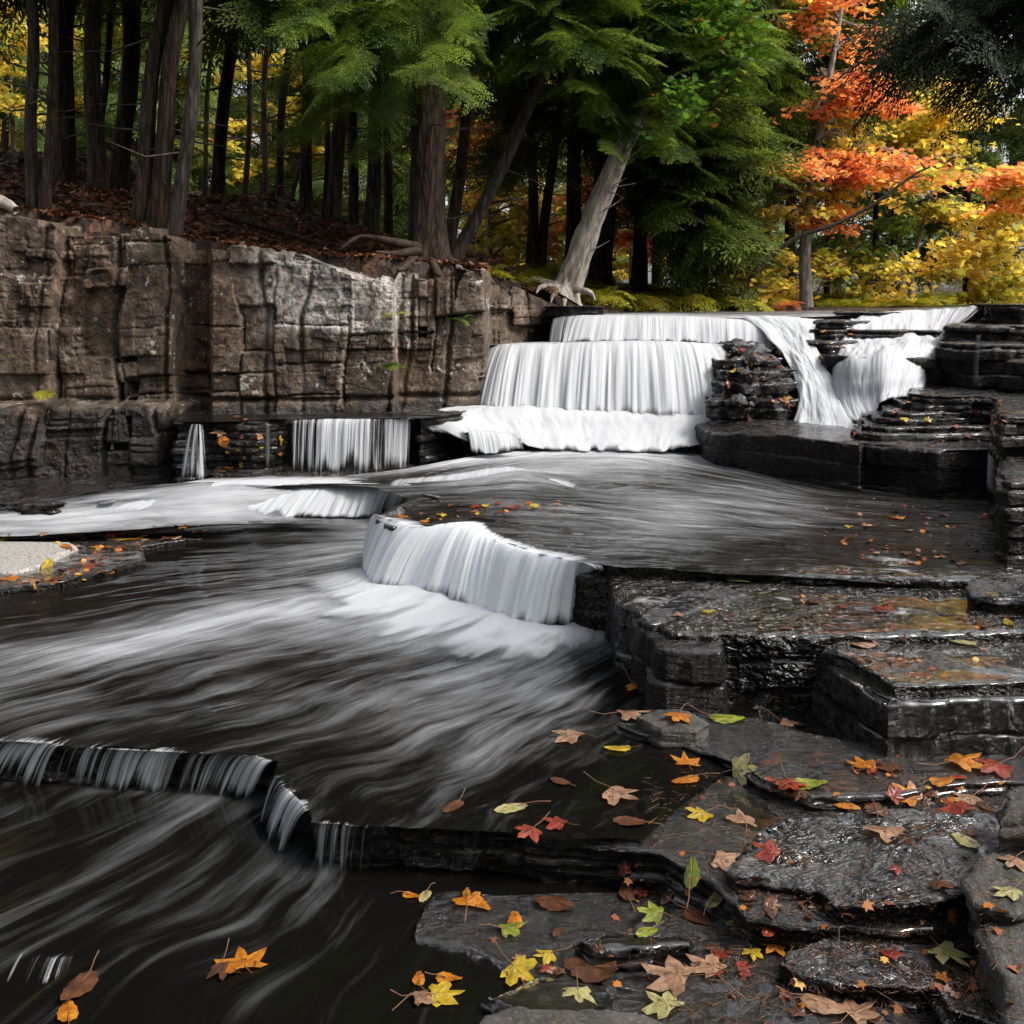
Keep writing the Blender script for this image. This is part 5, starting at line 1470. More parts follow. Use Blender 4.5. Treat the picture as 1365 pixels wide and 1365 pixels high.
# --- bleached leaning snag
e = empty('dead_snag', D(752, 382, 9.7))
tag(e, 'bleached bare dead trunk leaning right over the ferny bank, roots splayed', 'dead tree')
b0 = np.array(e.location)
tb = Tubes()
p = crom(np.array([D(748, 394, 9.7), D(762, 368, 9.7), D(784, 310, 9.6), (*D(812, 240, 9.5),), D(836, 186, 9.4), D(858, 140, 9.3)]), 60) - b0
rad = np.interp(np.linspace(0, 1, 60), [0, .1, .3, .6, .95, 1], np.array([27, 19, 16, 13, 10.5, 7.]) / F * 9.6)
tb.add(p, rad, 60, ridge=.16, seed=4, flare=0.25)
tb.build('trunk', 'deadwood', e)
tb = Tubes()
for (ex, ey) in [(722, 382), (738, 392), (768, 396), (786, 390), (712, 372), (752, 400)]:
    c = np.array(D(ex, ey, 9.55 + rg.uniform(-.2, .2))) - b0
    a = p[6] + (c - p[6]) * .12
    tb.add(crom(np.array([p[8], a, c, c + (c - a) * .25 + np.array([0, 0, -.06])]), 14), np.linspace(.055, .008, 14), 9, ridge=.15, seed=7)
tb.build('roots', 'deadwood', e)
tb = Tubes()
for k in range(14):
    i = rg.integers(12, 58)
    a = rg.uniform(-1.2, 1.2)
    tb.add([p[i], p[i] + np.array([.12 * math.cos(a), -.1, .10]), p[i] + np.array([.3 * math.cos(a), -.2, .16 + rg.uniform(-.1, .1)])], [.014, .008, .002], 5)
tb.build('branch_stub', 'deadwood', e)

# roots of the biggest tree
tb = Tubes()
e = trees[21]
b0 = np.array(e.location)
for (pts) in [[(560, 330, 8.6), (520, 322, 8.5), (480, 316, 8.5), (455, 330, 8.4)], [(560, 335, 8.5), (530, 338, 8.4), (500, 336, 8.3)], [(590, 345, 8.7), (610, 352, 8.6), (625, 362, 8.5)], [(575, 350, 8.5), (585, 366, 8.3), (592, 372, 8.2)], [(552, 345, 8.5), (540, 356, 8.3), (530, 360, 8.2)]]:
    q = crom(np.array([D(*a) for a in pts]), 20) - b0
    tb.add(q, np.linspace(.045, .01, 20), 10, ridge=.2, seed=3)
tb.build('roots', 'root', e)

# ================================================================ broadleaf trees
def leaf_tpl(kind):
    if kind == 'maple':
        a = np.array([(0, 0), (.16, .1), (.5, .12), (.34, .34), (.55, .62), (.24, .6), (0, 1.0), (-.24, .6), (-.55, .62), (-.34, .34), (-.5, .12), (-.16, .1)])
    else:
        a = np.array([(0, 0), (.22, .3), (.22, .62), (0, 1.0), (-.22, .62), (-.22, .3)])
    return np.stack([a[:, 0], a[:, 1] - .4, -0.25 * np.abs(a[:, 0])], 1)


def leaf_cloud(centers, rng, size, kind='maple', tilt=.5):
    T = leaf_tpl(kind)
    n = len(centers)
    yaw = rng.uniform(0, 6.283, n)
    px = rng.normal(0, tilt, n) - .25
    ro = rng.normal(0, tilt, n)
    s = size * rng.uniform(.6, 1.2, n)
    c, sn = np.cos(yaw), np.sin(yaw)
    R = np.zeros((n, 3, 3))
    cx, sx, cr, sr = np.cos(px), np.sin(px), np.cos(ro), np.sin(ro)
    Rz = np.zeros((n, 3, 3)); Rz[:, 0, 0] = c; Rz[:, 0, 1] = -sn; Rz[:, 1, 0] = sn; Rz[:, 1, 1] = c; Rz[:, 2, 2] = 1
    Rx = np.zeros((n, 3, 3)); Rx[:, 0, 0] = 1; Rx[:, 1, 1] = cx; Rx[:, 1, 2] = -sx; Rx[:, 2, 1] = sx; Rx[:, 2, 2] = cx
    Ry = np.zeros((n, 3, 3)); Ry[:, 1, 1] = 1; Ry[:, 0, 0] = cr; Ry[:, 0, 2] = sr; Ry[:, 2, 0] = -sr; Ry[:, 2, 2] = cr
    R = Rz @ Rx @ Ry
    V = np.einsum('nij,kj->nki', R, T) * s[:, None, None] + centers[:, None, :]
    return V


def leaf_mesh(name, Vs, mat, parent=None, loc=None):
    V = np.concatenate(Vs)
    n, k = V.shape[:2]
    return mesh(name, V.reshape(-1, 3), [np.arange(n * k).reshape(n, k)], M[mat], parent=parent, smooth=False, loc=loc)


def broadleaf(name, base, stem, clusters, label, mat, wood='twig', w=14, size=.085, per=260, seed=0, kind='maple', group=None, limb=.02, sub=4, flare=.3, names=None):
    """stem: list of (px,py,d); clusters: (px,py,d,rx,rz[,mat]) layered leaf sheets"""
    rng = np.random.default_rng(seed + 900)
    b = np.array(D(*base))
    b[2] = min(b[2], ground_at(b[0], b[1]))
    e = empty(name, tuple(b))
    tag(e, label, 'tree' if name != 'shrub' else 'shrub', group)
    tb = Tubes()
    P_ = [b - np.array([0, 0, .1])] + [np.array(D(*s)) for s in stem]
    p = crom(np.array(P_), 40)
    tb.add(p - b, np.linspace(w / 2 / F * base[2], w / 7 / F * base[2], 40), 18, ridge=.08, seed=seed, flare=flare)
    tb.build('trunk', wood, e)
    tb = Tubes()
    groups = {}
    for c in clusters:
        cx, cy, d, rx, rz = c[:5]
        mt = c[5] if len(c) > 5 else mat
        c0 = np.array(D(cx, cy, d))
        # limb from the nearest lower point of the stem
        dist = np.linalg.norm(p - c0, axis=1) + np.where(p[:, 2] > c0[2] + .1, 3, 0)
        i = int(np.argmin(dist))
        mid = (p[i] + c0) / 2 + np.array([0, 0, .1]) + rng.normal(0, .06, 3)
        q = crom(np.array([p[i], mid, c0]), 12)
        tb.add(q - b, np.linspace(limb, limb * .3, 12), 6)
        C = []
        m = int(per * rx * rx * 2.2 + 30)
        ns = sub + int(rx * 4)
        for k in range(ns):
            a = rng.uniform(0, 6.283)
            r = rx * math.sqrt(rng.uniform(.05, 1))
            tip = c0 + np.array([r * math.cos(a), r * math.sin(a) * .8, rng.normal(0, rz * .6) - .12 * r])
            s0 = q[rng.integers(5, 12)]
            mm = (s0 + tip) / 2 + rng.normal(0, .04, 3)
            tb.add(np.array([s0, mm, tip]) - b, [limb * .3, limb * .2, .002], 4)
            kk = max(6, int(m / ns))
            t = rng.uniform(.25, 1.1, kk)[:, None]
            pp = (1 - t) ** 2 * s0 + 2 * t * (1 - t) * mm + t ** 2 * tip
            C.append(pp + rng.normal(0, 1, (kk, 3)) * np.array([.09, .09, .035]) * (.5 + rx))
        groups.setdefault(mt, []).append(leaf_cloud(np.concatenate(C) - b, rng, size, kind))
    for mt, Vs in groups.items():
        leaf_mesh('foliage', Vs, mt, e)
    tb.build('branches', wood, e)
    return e


def sheet(x0, x1, y0, y1, d0, d1, n, rx=(.25, .5), rz=.06, mat=None, poly=None):
    return [(x, y, d, rr.uniform(*rx), rz) + ((mat,) if mat else ()) for x, y, d in spots(x0, x1, y0, y1, d0, d1, n, poly)]


# the orange maple above the falls
broadleaf('maple_tree', (1075, 421, 11.4), [(1074, 380, 11.4), (1073, 330, 11.4), (1078, 300, 11.4), (1082, 240, 11.4), (1092, 180, 11.4), (1110, 80, 11.3), (1130, -40, 11.3)],
          sheet(1020, 1165, 205, 240, 10.6, 11.4, 12, (.25, .5), .05) + sheet(1140, 1255, 198, 240, 10.6, 11.6, 9, (.25, .5), .05) + sheet(1065, 1190, 115, 155, 10.8, 11.8, 12, (.25, .45), .06) +
          sheet(1040, 1190, -20, 60, 10.8, 12, 15, (.25, .5), .1) + sheet(1110, 1160, 60, 130, 11, 11.6, 5, (.2, .35), .06) +
          sheet(1010, 1130, 245, 300, 10.9, 11.7, 10, (.2, .4), .06, 'yellow') + sheet(1060, 1130, 280, 310, 11, 11.4, 4, (.2, .3), .05) + sheet(1110, 1180, 170, 205, 11, 11.8, 6, (.2, .35), .06, 'yellow'),
          'maple with layered orange leaves and a pale trunk on the bank just above the falls', 'orange', 'birch', w=18, per=210, seed=1, size=.075)
# leaning bare limb sapling
broadleaf('sapling', (975, 408, 11), [(1010, 360, 11), (1060, 318, 10.9), (1110, 300, 10.8), (1160, 275, 10.7), (1215, 235, 10.6), (1240, 222, 10.6)],
          sheet(985, 1060, 300, 400, 10.8, 11.2, 7, (.15, .3), .08, 'yellow') + sheet(1180, 1240, 225, 280, 10.5, 10.8, 3, (.12, .2), .04, 'yellow'),
          'slender bare-limbed sapling arching right in front of the orange maple trunk', 'yellow', 'twig', w=8, per=200, seed=2, size=.07, limb=.012)
broadleaf('maple_tree', (1212, 412, 13), [(1218, 350, 13), (1232, 290, 12.9), (1245, 240, 12.9), (1250, 150, 12.9)],
          sheet(1190, 1310, 100, 200, 12, 13.4, 15, (.35, .6), .1) + sheet(1235, 1300, 265, 300, 12, 12.8, 7, (.3, .45), .06) + sheet(1200, 1330, 185, 250, 12, 13.2, 10, (.35, .55), .08) + sheet(1170, 1240, 140, 230, 12.4, 13.4, 8, (.3, .5), .1),
          'golden yellow maple with a white stem to the right of the orange maple', 'yellow', 'birch', w=7, per=170, seed=3)
broadleaf('maple_tree', (1322, 408, 11.2), [(1332, 370, 11.2), (1350, 330, 11.1), (1380, 280, 11), (1420, 200, 11)],
          sheet(1240, 1370, 315, 380, 10, 11.4, 14, (.3, .5), .05) + sheet(1310, 1400, 220, 300, 10, 11.4, 10, (.3, .5), .05, 'orange') + sheet(1320, 1390, 230, 310, 10.2, 11.2, 7, (.3, .45), .05) + sheet(1300, 1380, 370, 395, 10.2, 11, 5, (.25, .4), .04),
          'yellow-orange maple whose flat leaf layers enter from the right edge', 'yellow', 'birch', w=8, per=170, seed=4)
broadleaf('maple_tree', (1146, 414, 13.5), [(1150, 370, 13.5), (1140, 320, 13.4), (1135, 270, 13.4)],
          sheet(1100, 1230, 345, 405, 11.8, 13.2, 14, (.3, .5), .08) + sheet(1120, 1200, 290, 350, 12.5, 13.4, 6, (.3, .5), .08, 'green'),
          'low yellow understory maple right behind the top of the right-hand falls', 'yellow', 'birch', w=6, per=170, seed=5)
broadleaf('maple_tree', (1020, 412, 12.2), [(1012, 360, 12.2), (1000, 320, 12.1)],
          sheet(970, 1060, 330, 400, 11.4, 12.4, 12, (.25, .4), .08), 'small yellow maple left of the pale maple trunk at the falls lip', 'yellow', 'birch', w=5, per=240, seed=6)
broadleaf('birch_tree', (921, 402, 12.6), [(925, 350, 12.6), (930, 290, 12.6), (938, 200, 12.6)], sheet(900, 960, 330, 390, 11.8, 12.6, 4, (.15, .25), .05) + sheet(900, 980, 130, 200, 12, 12.6, 6, (.2, .3), .05),
          'thin pale birch stem under the dark hemlock boughs, left of the falls lip', 'yellow', 'birch', w=6, per=160, seed=7)
# green-and-orange leafy tree hanging in at upper centre
broadleaf('maple_tree', (938, 406, 12.6), [(935, 330, 12.4), (930, 200, 12.2), (930, 60, 11.5), (935, -60, 10.5)],
          sheet(870, 990, -30, 170, 8.6, 9.6, 34, (.18, .32), .14, None, [(870, -30), (1000, -30), (990, 120), (950, 175), (910, 150), (880, 60)]),
          'bright green maple with a few orange leaves drooping in at the upper middle', 'green', 'twig', w=5, per=460, seed=8, size=.07)
# pink/orange saplings behind the big trunks
broadleaf('maple_tree', (655, 368, 12.5), [(652, 300, 12.5), (650, 200, 12.5), (650, 100, 12.5)], sheet(600, 720, 130, 240, 11.8, 14, 12, (.3, .45), .1, 'pink') + sheet(620, 720, 240, 350, 12, 14, 13, (.3, .45), .1, 'yellow') + sheet(640, 740, 240, 380, 12.5, 14, 7, (.25, .4), .1, 'pink'),
          'red and yellow young maple glowing in the gap behind the long leaning trunk', 'pink', 'birch', w=7, per=230, seed=9)
broadleaf('maple_tree', (840, 380, 15), [(842, 300, 15), (846, 200, 15)], sheet(800, 900, 250, 350, 14, 16, 14, (.3, .5), .1) + sheet(740, 840, 160, 330, 14, 16, 14, (.3, .5), .1, 'pink'),
          'reddish young maple far behind the bleached snag', 'orange', 'birch', w=6, per=200, seed=10, size=.1)
broadleaf('maple_tree', (20, 225, 15), [(15, 120, 15), (10, 0, 15)], sheet(-60, 40, -10, 160, 13, 15, 14, (.3, .5), .1), 'yellow maple showing through at the far left edge behind the trunks', 'yellow', 'twig', w=8, per=200, seed=11, size=.1)
broadleaf('maple_tree', (200, 240, 18), [(200, 150, 18), (200, 20, 18)], sheet(100, 300, 20, 140, 17, 19, 16, (.35, .6), .12), 'amber maple seen in slivers between the leaning trio and the thick brown trunk', 'yellow', 'twig', w=8, per=170, seed=12, size=.12)
broadleaf('maple_tree', (350, 270, 18), [(350, 180, 18), (350, 60, 18)], sheet(270, 430, 80, 240, 17, 19, 18, (.35, .6), .12), 'amber maple seen between the thin poles of the mid grove', 'yellow', 'twig', w=8, per=170, seed=13, size=.12)

broadleaf('maple_tree', (690, 372, 16), [(690, 300, 16), (692, 180, 16), (695, 60, 16)], sheet(600, 790, 90, 370, 15, 17, 26, (.3, .5), .1), 'tall light yellow tree in the gap between the biggest trunk and the snag', 'yellow', 'birch', w=7, per=150, seed=14, size=.1)
broadleaf('maple_tree', (1240, 405, 17), [(1242, 300, 17), (1246, 180, 17), (1250, 40, 17)], sheet(1160, 1330, 40, 330, 16, 18, 26, (.4, .7), .15), 'tall airy pale yellow-green tree far behind the golden maple', 'greeny', 'birch', w=9, per=120, seed=15, size=.11)
# right side conifers
trees.append(trunk_tree('hemlock_tree', (1290, 405, 14.5), (1292, 160, 14.5), 14, 'dark green hemlock behind the yellow maples at the right', mat='bark', crown=(0.6, 1, .42), seed=60, d_extra=.5))
trees.append(trunk_tree('hemlock_tree', (1395, 400, 13.5), (1392, 150, 13.5), 14, 'dark green hemlock at the right edge behind the orange leaf layers', mat='bark', crown=(0.5, 0, .46), seed=61, d_extra=.5))
trees.append(trunk_tree('pine_tree', (1195, 408, 16.5), (1196, 60, 16.5), 12, 'yellow-green pine in the gap right of the orange maple', mat='bark', crown=(0.5, 3, .75), seed=62))
trees.append(trunk_tree('pine_tree', (1115, 408, 17.5), (1116, 60, 17.5), 12, 'yellow-green pine straight behind the orange maple', mat='bark', crown=(0.5, 3, .75), seed=63))

# overhanging near bough, top right: its tree stands outside the frame
e = empty('hemlock_tree', (3.1, 3.6, 0.6))
tag(e, 'shaded hemlock bough hanging into the top right corner, nearest to the camera', 'tree')
b0 = np.array(e.location)
tb = Tubes()
tb.add(np.array([(0, 0, -.4), (.05, 0, 1.5), (.1, .05, 3.2), (.1, .1, 6)]), [.2, .17, .14, .06], 20, ridge=.08)
tb.build('trunk', 'bark', e)
tb = Tubes()
Q = []
rg2 = np.random.default_rng(9)
st = np.array([0.1, .05, 2.3])
for x, y, d in spots(1165, 1400, -40, 130, 3.5, 4.3, 30, [(1175, 80), (1230, 20), (1290, -20), (1420, -60), (1420, 130), (1350, 95), (1290, 120), (1250, 80), (1200, 90)]):
    c = np.array(D(x, y, d)) - b0
    bough(tb, st + np.array([-.5, 0, .3]), c, 8, .24, rg2, sag=.15, T=FR_MID, Q=Q, wood=.007, start=.5, droop=.35)
tb.add(np.array([st, st + np.array([-.5, 0, .3]), st + np.array([-1.3, .1, .25])]), [.04, .03, .008], 8)
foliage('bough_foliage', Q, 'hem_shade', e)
tb.build('branches', 'twig', e)

# --- background wood: separate trees, shared meshes
BLABEL = {'h': 'dark green hemlock deep in the wood behind the front trunks', 'p': 'pale green pine deep in the wood behind the front trunks', 'y': 'yellow-leaved tree deep in the wood behind the front trunks'}
yel = broadleaf('maple_tree', (500, 330, 21), [(500, 200, 21), (505, 60, 21), (505, -60, 21)], sheet(440, 560, -60, 300, 19.8, 22, 34, (.5, .9), .2), BLABEL['y'], 'yellow', 'twig', w=10, per=110, seed=20, size=.15, group='yellow trees in the background wood')


def copy_tree(src, loc, rot, sc, group, label):
    r = src.copy()
    COL.objects.link(r)
    r.location = loc
    r.rotation_euler = (0, 0, rot)
    r.scale = (sc,) * 3
    r['group'] = group
    r['label'] = label
    for ch in list(src.children):
        c = ch.copy()
        COL.objects.link(c)
        c.parent = r
    return r


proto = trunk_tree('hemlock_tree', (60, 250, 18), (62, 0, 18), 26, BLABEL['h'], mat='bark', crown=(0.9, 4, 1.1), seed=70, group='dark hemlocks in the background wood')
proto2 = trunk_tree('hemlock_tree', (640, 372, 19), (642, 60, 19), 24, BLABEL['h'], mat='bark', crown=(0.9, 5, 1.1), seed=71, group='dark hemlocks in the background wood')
pp = trunk_tree('pine_tree', (400, 330, 20), (402, 60, 20), 20, BLABEL['p'], mat='bark', crown=(0.7, 3, 1.1), seed=72, group='pale pines in the background wood')
rb = np.random.default_rng(15)
for px in np.arange(-140, 1560, 78):
    for row in ((0, 1, 2, 3) if px < 640 else (0, 1, 2)):
        d = (17.5, 23, 31, 26)[row] + rb.uniform(-1.5, 1.5)
        x = px + rb.uniform(-28, 28) + row * 20
        if row == 0 and (x > 900 or rb.uniform() < .35):
            continue
        if x > 1150 and x < 1340 and (row < 2 or rb.uniform() < .5):
            continue
        if x < 900 and row == 1 and rb.uniform() < .3:
            continue
        X, Y, _ = D(x, 0, d)
        k = rb.uniform()
        if x > 930:
            k = .25 + .75 * k
        if row == 3:
            k *= .6
        src, g, l = (proto, 'dark hemlocks in the background wood', BLABEL['h']) if k < .33 else (proto2, 'dark hemlocks in the background wood', BLABEL['h']) if k < .55 else (pp, 'pale pines in the background wood', BLABEL['p']) if k < .75 else (yel, 'yellow trees in the background wood', BLABEL['y'])
        copy_tree(src, (X, Y, ground_at(X, Y) - .1), rb.uniform(0, 6.28), rb.uniform(.45, .68) * (1.0 + .15 * row) * (1.5 if row == 3 else 1.0) * (0.8 if x > 930 else 1), g, l)

# hemlocks standing round the camera's bank: they shade the foreground rocks
for i, (x, y, z, s) in enumerate([(-1.4, -2.6, 2.9, 1.1), (3.2, -2.8, 2.8, 1.1), (-4.4, -1.0, 2.7, 1.2), (0.8, -5.4, 2.4, 1.3), (-6.2, 1.6, 2.8, 1.2)]):
    e = empty('hemlock_tree', (x, y, 0))
    tag(e, 'hemlock of the near bank outside the photo, shading the foreground rocks', 'tree', 'hemlocks on the near bank')
    tb = Tubes()
    tb.add([(0, 0, -.4), (.03, .02, 2), (.05, 0, 4.5), (.05, 0, 8)], [.2, .16, .12, .04], 14, ridge=.08)
    tb.build('trunk', 'bark', e)
    put_crown(e, CROWNS[i % 3], z, i * 1.3, s)

# the wood behind the viewer, mirrored darkly in the wet stone
for i, x in enumerate(np.arange(-11, 14, 2.6)):
    copy_tree(proto if i % 2 else proto2, (x, -7.5 - (i % 3) * 1.3, -.3), i * 1.7, .95, 'hemlocks of the wood behind the viewer', 'hemlock of the wood behind the viewer, outside the photo')
for i, y in enumerate((-4.5, -1.5, 1.8)):
    copy_tree(proto, (7.5 + i * .3, y, -.3), i * 1.1, .85, 'hemlocks of the wood behind the viewer', 'hemlock of the wood behind the viewer, outside the photo')
# ================================================================ undergrowth
def fern(px, py, d, n, L, label, mat='fern', seed=0, name='fern', on=None):
    rng = np.random.default_rng(seed + 40)
    b = np.array(D(px, py, d)) if on is None else np.array(on)
    if on is None and d > 8.8:
        b[2] = ground_at(b[0], b[1])
    pos = np.zeros((n, 3)) + rng.normal(0, .03, (n, 3)) * np.array([1, 1, .2])
    a = rng.uniform(0, 6.283, n)
    el = rng.uniform(.5, 1.1, n)
    dd = np.stack([np.cos(a) * np.cos(el), np.sin(a) * np.cos(el), np.sin(el)], 1)
    Q = bake(FERN_T, pos, dd, L * rng.uniform(.7, 1.2, n), rng.uniform(.5, 1.0, n), rng, roll=.3)
    o = foliage(name, [Q], mat, loc=None)
    o.location = tuple(b)
    tag(o, label, 'fern' if name == 'fern' else name)
    return o


_r = np.random.default_rng(55)
FERN_T = [frond_template(_r, 12, 3, .05, .11, 75) for _ in range(2)]
FT = []
for q in FERN_T:       # ferns are narrow
    q = q.copy()
    q[..., 1] *= .6
    FT.append(q)
FERN_T = FT
fern(55, 526, 7.45, 9, .13, 'yellow-orange fern on the cliff ledge at the left', seed=1)
fern(525, 490, 7.6, 10, .14, 'small green fern tuft growing in the cliff corner', 'hem_bright', seed=2)
fern(530, 420, 7.75, 6, .12, 'tiny orange-leaved fern in the crack under the cliff top', 'fern', seed=3)
fern(615, 428, 7.85, 5, .12, 'green sprig on the dark face right of the cliff corner', 'hem_bright', seed=4)
for i, (x, y, d, L, lab) in enumerate([(912, 408, 10.9, .42, 'yellow-green fern clump at the falls lip, left one of two'), (985, 412, 11, .42, 'yellow-green fern clump at the falls lip, right one of two'),
                                       (640, 362, 9.1, .34, 'yellow fern at the right foot of the biggest trunk'), (1008, 408, 11.2, .36, 'greenish fern just right of the paired lip ferns'),
                                       (806, 388, 10.2, .36, 'green-yellow fern right of the snag roots'), (860, 400, 10.7, .3, 'small fern below the upright dark trunk')]):
    fern(x, y, d, 26, L, lab, seed=10 + i)
o = fern(712, 372, 9.5, 12, .26, 'rust-red dead fern beside the snag roots', 'brownleaf', seed=30)
o = fern(1052, 422, 11, 12, .2, 'low red-orange shrub at the falls lip by the maple trunk', 'orange', seed=31, name='shrub')

# ground cover on the river bank
rng = np.random.default_rng(3)
C = []
while len(C) < 2600:
    x, y, d = rng.uniform(690, 1400), 0, rng.uniform(9.4, 13.5)
    X, Y, _ = D(x, 0, d)
    if Y < np.interp(x, [690, 730, 760, 800, 870, 960, 1100, 1400], [9.2, 9.9, 10.4, 10.6, 10.9, 11.3, 11.6, 11.4]):
        continue
    if vn(X * 1.5, Y * 1.5, 0, 9) < -.25:
        continue
    C.append((X, Y, ground_at(X, Y)))
C = np.array(C)
n = len(C)
a = rng.uniform(0, 6.283, n)
dd = np.stack([np.cos(a) * .5, np.sin(a) * .5, rng.uniform(.5, 1, n)], 1)
Q = bake([q for q in FR_FAR], C, dd, rng.uniform(.08, .24, n), rng.uniform(.3, .9, n), rng)
o = foliage('ground_cover', [Q], 'fern')
tag(o, 'low yellow-green undergrowth covering the far river bank', 'ground cover', kind='stuff')

# leaf litter on the forest floor
C = []
P_ = rng.uniform(-60, 900, 26000)
dd_ = 7.85 + rng.uniform(0, 1, 26000) ** 1.6 * 6
X = (P_ - CX) / F * dd_
Y = dd_
ok = Y > np.array([cliff_line(x) for x in [0]])[0] * 0 + cliff_line(X) + .45
X, Y = X[ok], Y[ok]
Z = bank_z(X, Y) + .012
V = leaf_cloud(np.stack([X, Y, Z], 1), rng, .075, 'oval', .35)
o = leaf_mesh('leaf_litter', [V], 'brownleaf')
tag(o, 'brown fallen leaves carpeting the forest floor above the cliff', 'leaf litter', kind='stuff')
# fallen sticks and a low log on the slope
for i, (pts, r, lab) in enumerate([([(300, 285, 9.3), (345, 283, 9.3), (385, 292, 9.2), (420, 302, 9.1)], .035, 'long dark fallen branch lying on the leaf slope, mid grove'),
                                   ([(160, 305, 8.3), (185, 298, 8.3), (205, 316, 8.1)], .012, 'thin arched stick at the foot of the leaning trio'),
                                   ([(-40, 262, 8.0), (0, 268, 7.9), (22, 280, 7.8)], .06, 'grey weathered log end on the cliff top at the left edge')]):
    q = crom(np.array([D(*a) for a in pts]), 24)
    q[:, 2] = np.maximum(q[:, 2], 0)
    for k in range(24):
        if i < 1:
            q[k, 2] = ground_at(q[k, 0], q[k, 1]) + r
    tb = Tubes()
    tb.add(q - q[0], np.linspace(r, r * .5, 24), 10, ridge=.15)
    o = tb.build('fallen_branch', 'bark' if i < 2 else 'deadwood')
    o.location = tuple(q[0])
    tag(o, lab, 'fallen branch')

# ================================================================ ray casting onto what was built, to lay the leaves
bpy.context.view_layer.update()
BV = []
for o in RAY + [cliff]:
    me = o.data
    mw = o.matrix_world
    v = np.empty(len(me.vertices) * 3, np.float32)
    me.vertices.foreach_get('co', v)
    v = v.reshape(-1, 3) + np.array(mw.translation)
    BV.append(BVHTree.FromPolygons([tuple(a) for a in v], [tuple(p.vertices) for p in me.polygons]))
EYE = Vector((0, 0, H))
HIT = ['']


def hit(px, py):
    dr = Vector(((px - CX) / F, 1, -(py - YH) / F)).normalized()
    best = None
    for k, b in enumerate(BV):
        r = b.ray_cast(EYE, dr, 40)
        if r[0] is not None and (best is None or r[3] < best[1]):
            best = (r[0], r[3], r[1], k)
    if best is None:
        return None
    nrm = best[2]
    if nrm.z < 0:
        nrm = -nrm
    HIT[0] = (RAY + [cliff])[best[3]].name
    return best[0], nrm


def outline_maple(rng, lobes=5):
    """toothed five-lobed outline, unit size, stem at origin side -Y"""
    pts = []
    ang = [-150, -128, -105, -88, -70, -52, -38, -24, -12, 0, 12, 24, 38, 52, 70, 88, 105, 128, 150]
    rad = [.3, .5, .6, .46, .68, .86, .62, .44, .74, 1.0, .74, .44, .62, .86, .68, .46, .6, .5, .3]
    for a, r in zip(ang, rad):
        a = math.radians(a + rng.uniform(-3, 3))
        r *= rng.uniform(.9, 1.1)
        pts.append((r * math.sin(a) * .62, r * math.cos(a) * .62))
    return pts


def outline_oval(rng):
    pts = []
    n = 22
    for i in range(n):
        a = math.pi * 2 * (i + .5) / n
        r = .5 * (1 + .05 * (-1) ** i)
        x, y = math.sin(a), -math.cos(a)
        pts.append((.62 * r * x * (1 - .25 * y), r * y * 1.05 + (.0 if y < .9 else .06)))
    return pts


def leaf_object(px, py, wpx, kind, mat, label, yaw=None, curl=.25, stem=True, lift=.004, group=None, flip=None, rng=None, fix=None):
    h = hit(px, py)
    if h is None:
        return None
    p, nrm = h
    d = p.y
    size = wpx / F * d * (1.0 if kind == 'maple' else .95)
    size = min(size, .17)
    pts = outline_maple(rng) if kind == 'maple' else outline_oval(rng)
    pts = np.array(pts)
    # concentric rings so that the blade can curl
    K = 4
    V = [(0, 0, 0, 1)]
    c0 = np.array([0, -.05 if kind == 'maple' else 0])
    n = len(pts)
    rib_i = {9: 1, 5: .9, 13: .9, 1: .7, 17: .7} if kind == 'maple' else {n // 2: 1, n - 1: 1, 0: 1}
    for k in range(1, K + 1):
        for j, q in enumerate(pts):
            f = k / K
            x, y = c0 + (q - c0) * f
            V.append((x, y, 0, rib_i.get(j, 0) * (1 - .5 * f)))
    V = np.array(V)
    F3 = [[0, 1 + j, 1 + (j + 1) % n] for j in range(n)]
    F4 = []
    for k in range(K - 1):
        for j in range(n):
            a, b = 1 + k * n + j, 1 + k * n + (j + 1) % n
            F4.append([a, a + n, b + n, b])
    x, y = V[:, 0], V[:, 1]
    ph = rng.uniform(0, 6.28)
    V[:, 2] = curl * (.9 * (x * math.cos(ph) + y * math.sin(ph)) ** 2 * rng.uniform(.4, 1.3) - .25 * np.abs(x) + .16 * np.sin(5 * x + ph) * np.sin(4 * y + ph)) + .03 * rng.normal(0, 1, len(V)) * (x ** 2 + y ** 2)
    V[:, 2] -= V[:, 2].min()
    V[:, :3] *= size
    o = mesh('fallen_leaf', V[:, :3], [np.array(F3), np.array(F4)], M[mat], attrs={'rib': V[:, 3]}, smooth=True)
    yw = rng.uniform(0, 6.283) if yaw is None else yaw
    up = (nrm + Vector((0, 0, 1.0)) * (0.4 if nrm.z < .5 else 1.0)).normalized() if nrm.z > .15 else nrm
    q = up.to_track_quat('Z', 'Y')
    from mathutils import Quaternion
    o.rotation_mode = 'QUATERNION'
    o.rotation_quaternion = q @ Quaternion((0, 0, 1), yw)
    o.location = p + up * lift
    if stem:
        tb = Tubes()
        a = rng.uniform(-.4, .4)
        L = size * rng.uniform(.5, .9)
        y0 = -.42 * size if kind != 'maple' else -.2 * size
        z0 = float(V[0, 2])
        tb.add([(0, y0 * .3, z0), (0, y0, z0 + .004), (math.sin(a) * L * .5, y0 - L * .5, z0 + L * rng.uniform(.0, .3)), (math.sin(a) * L, y0 - L, z0 + L * rng.uniform(-.05, .45))], [.0011, .0011, .0011, .0014], 5)
        tb.build('leaf_stem', 'l_stem', o)
    tag(o, label, 'leaf', group)
    return o


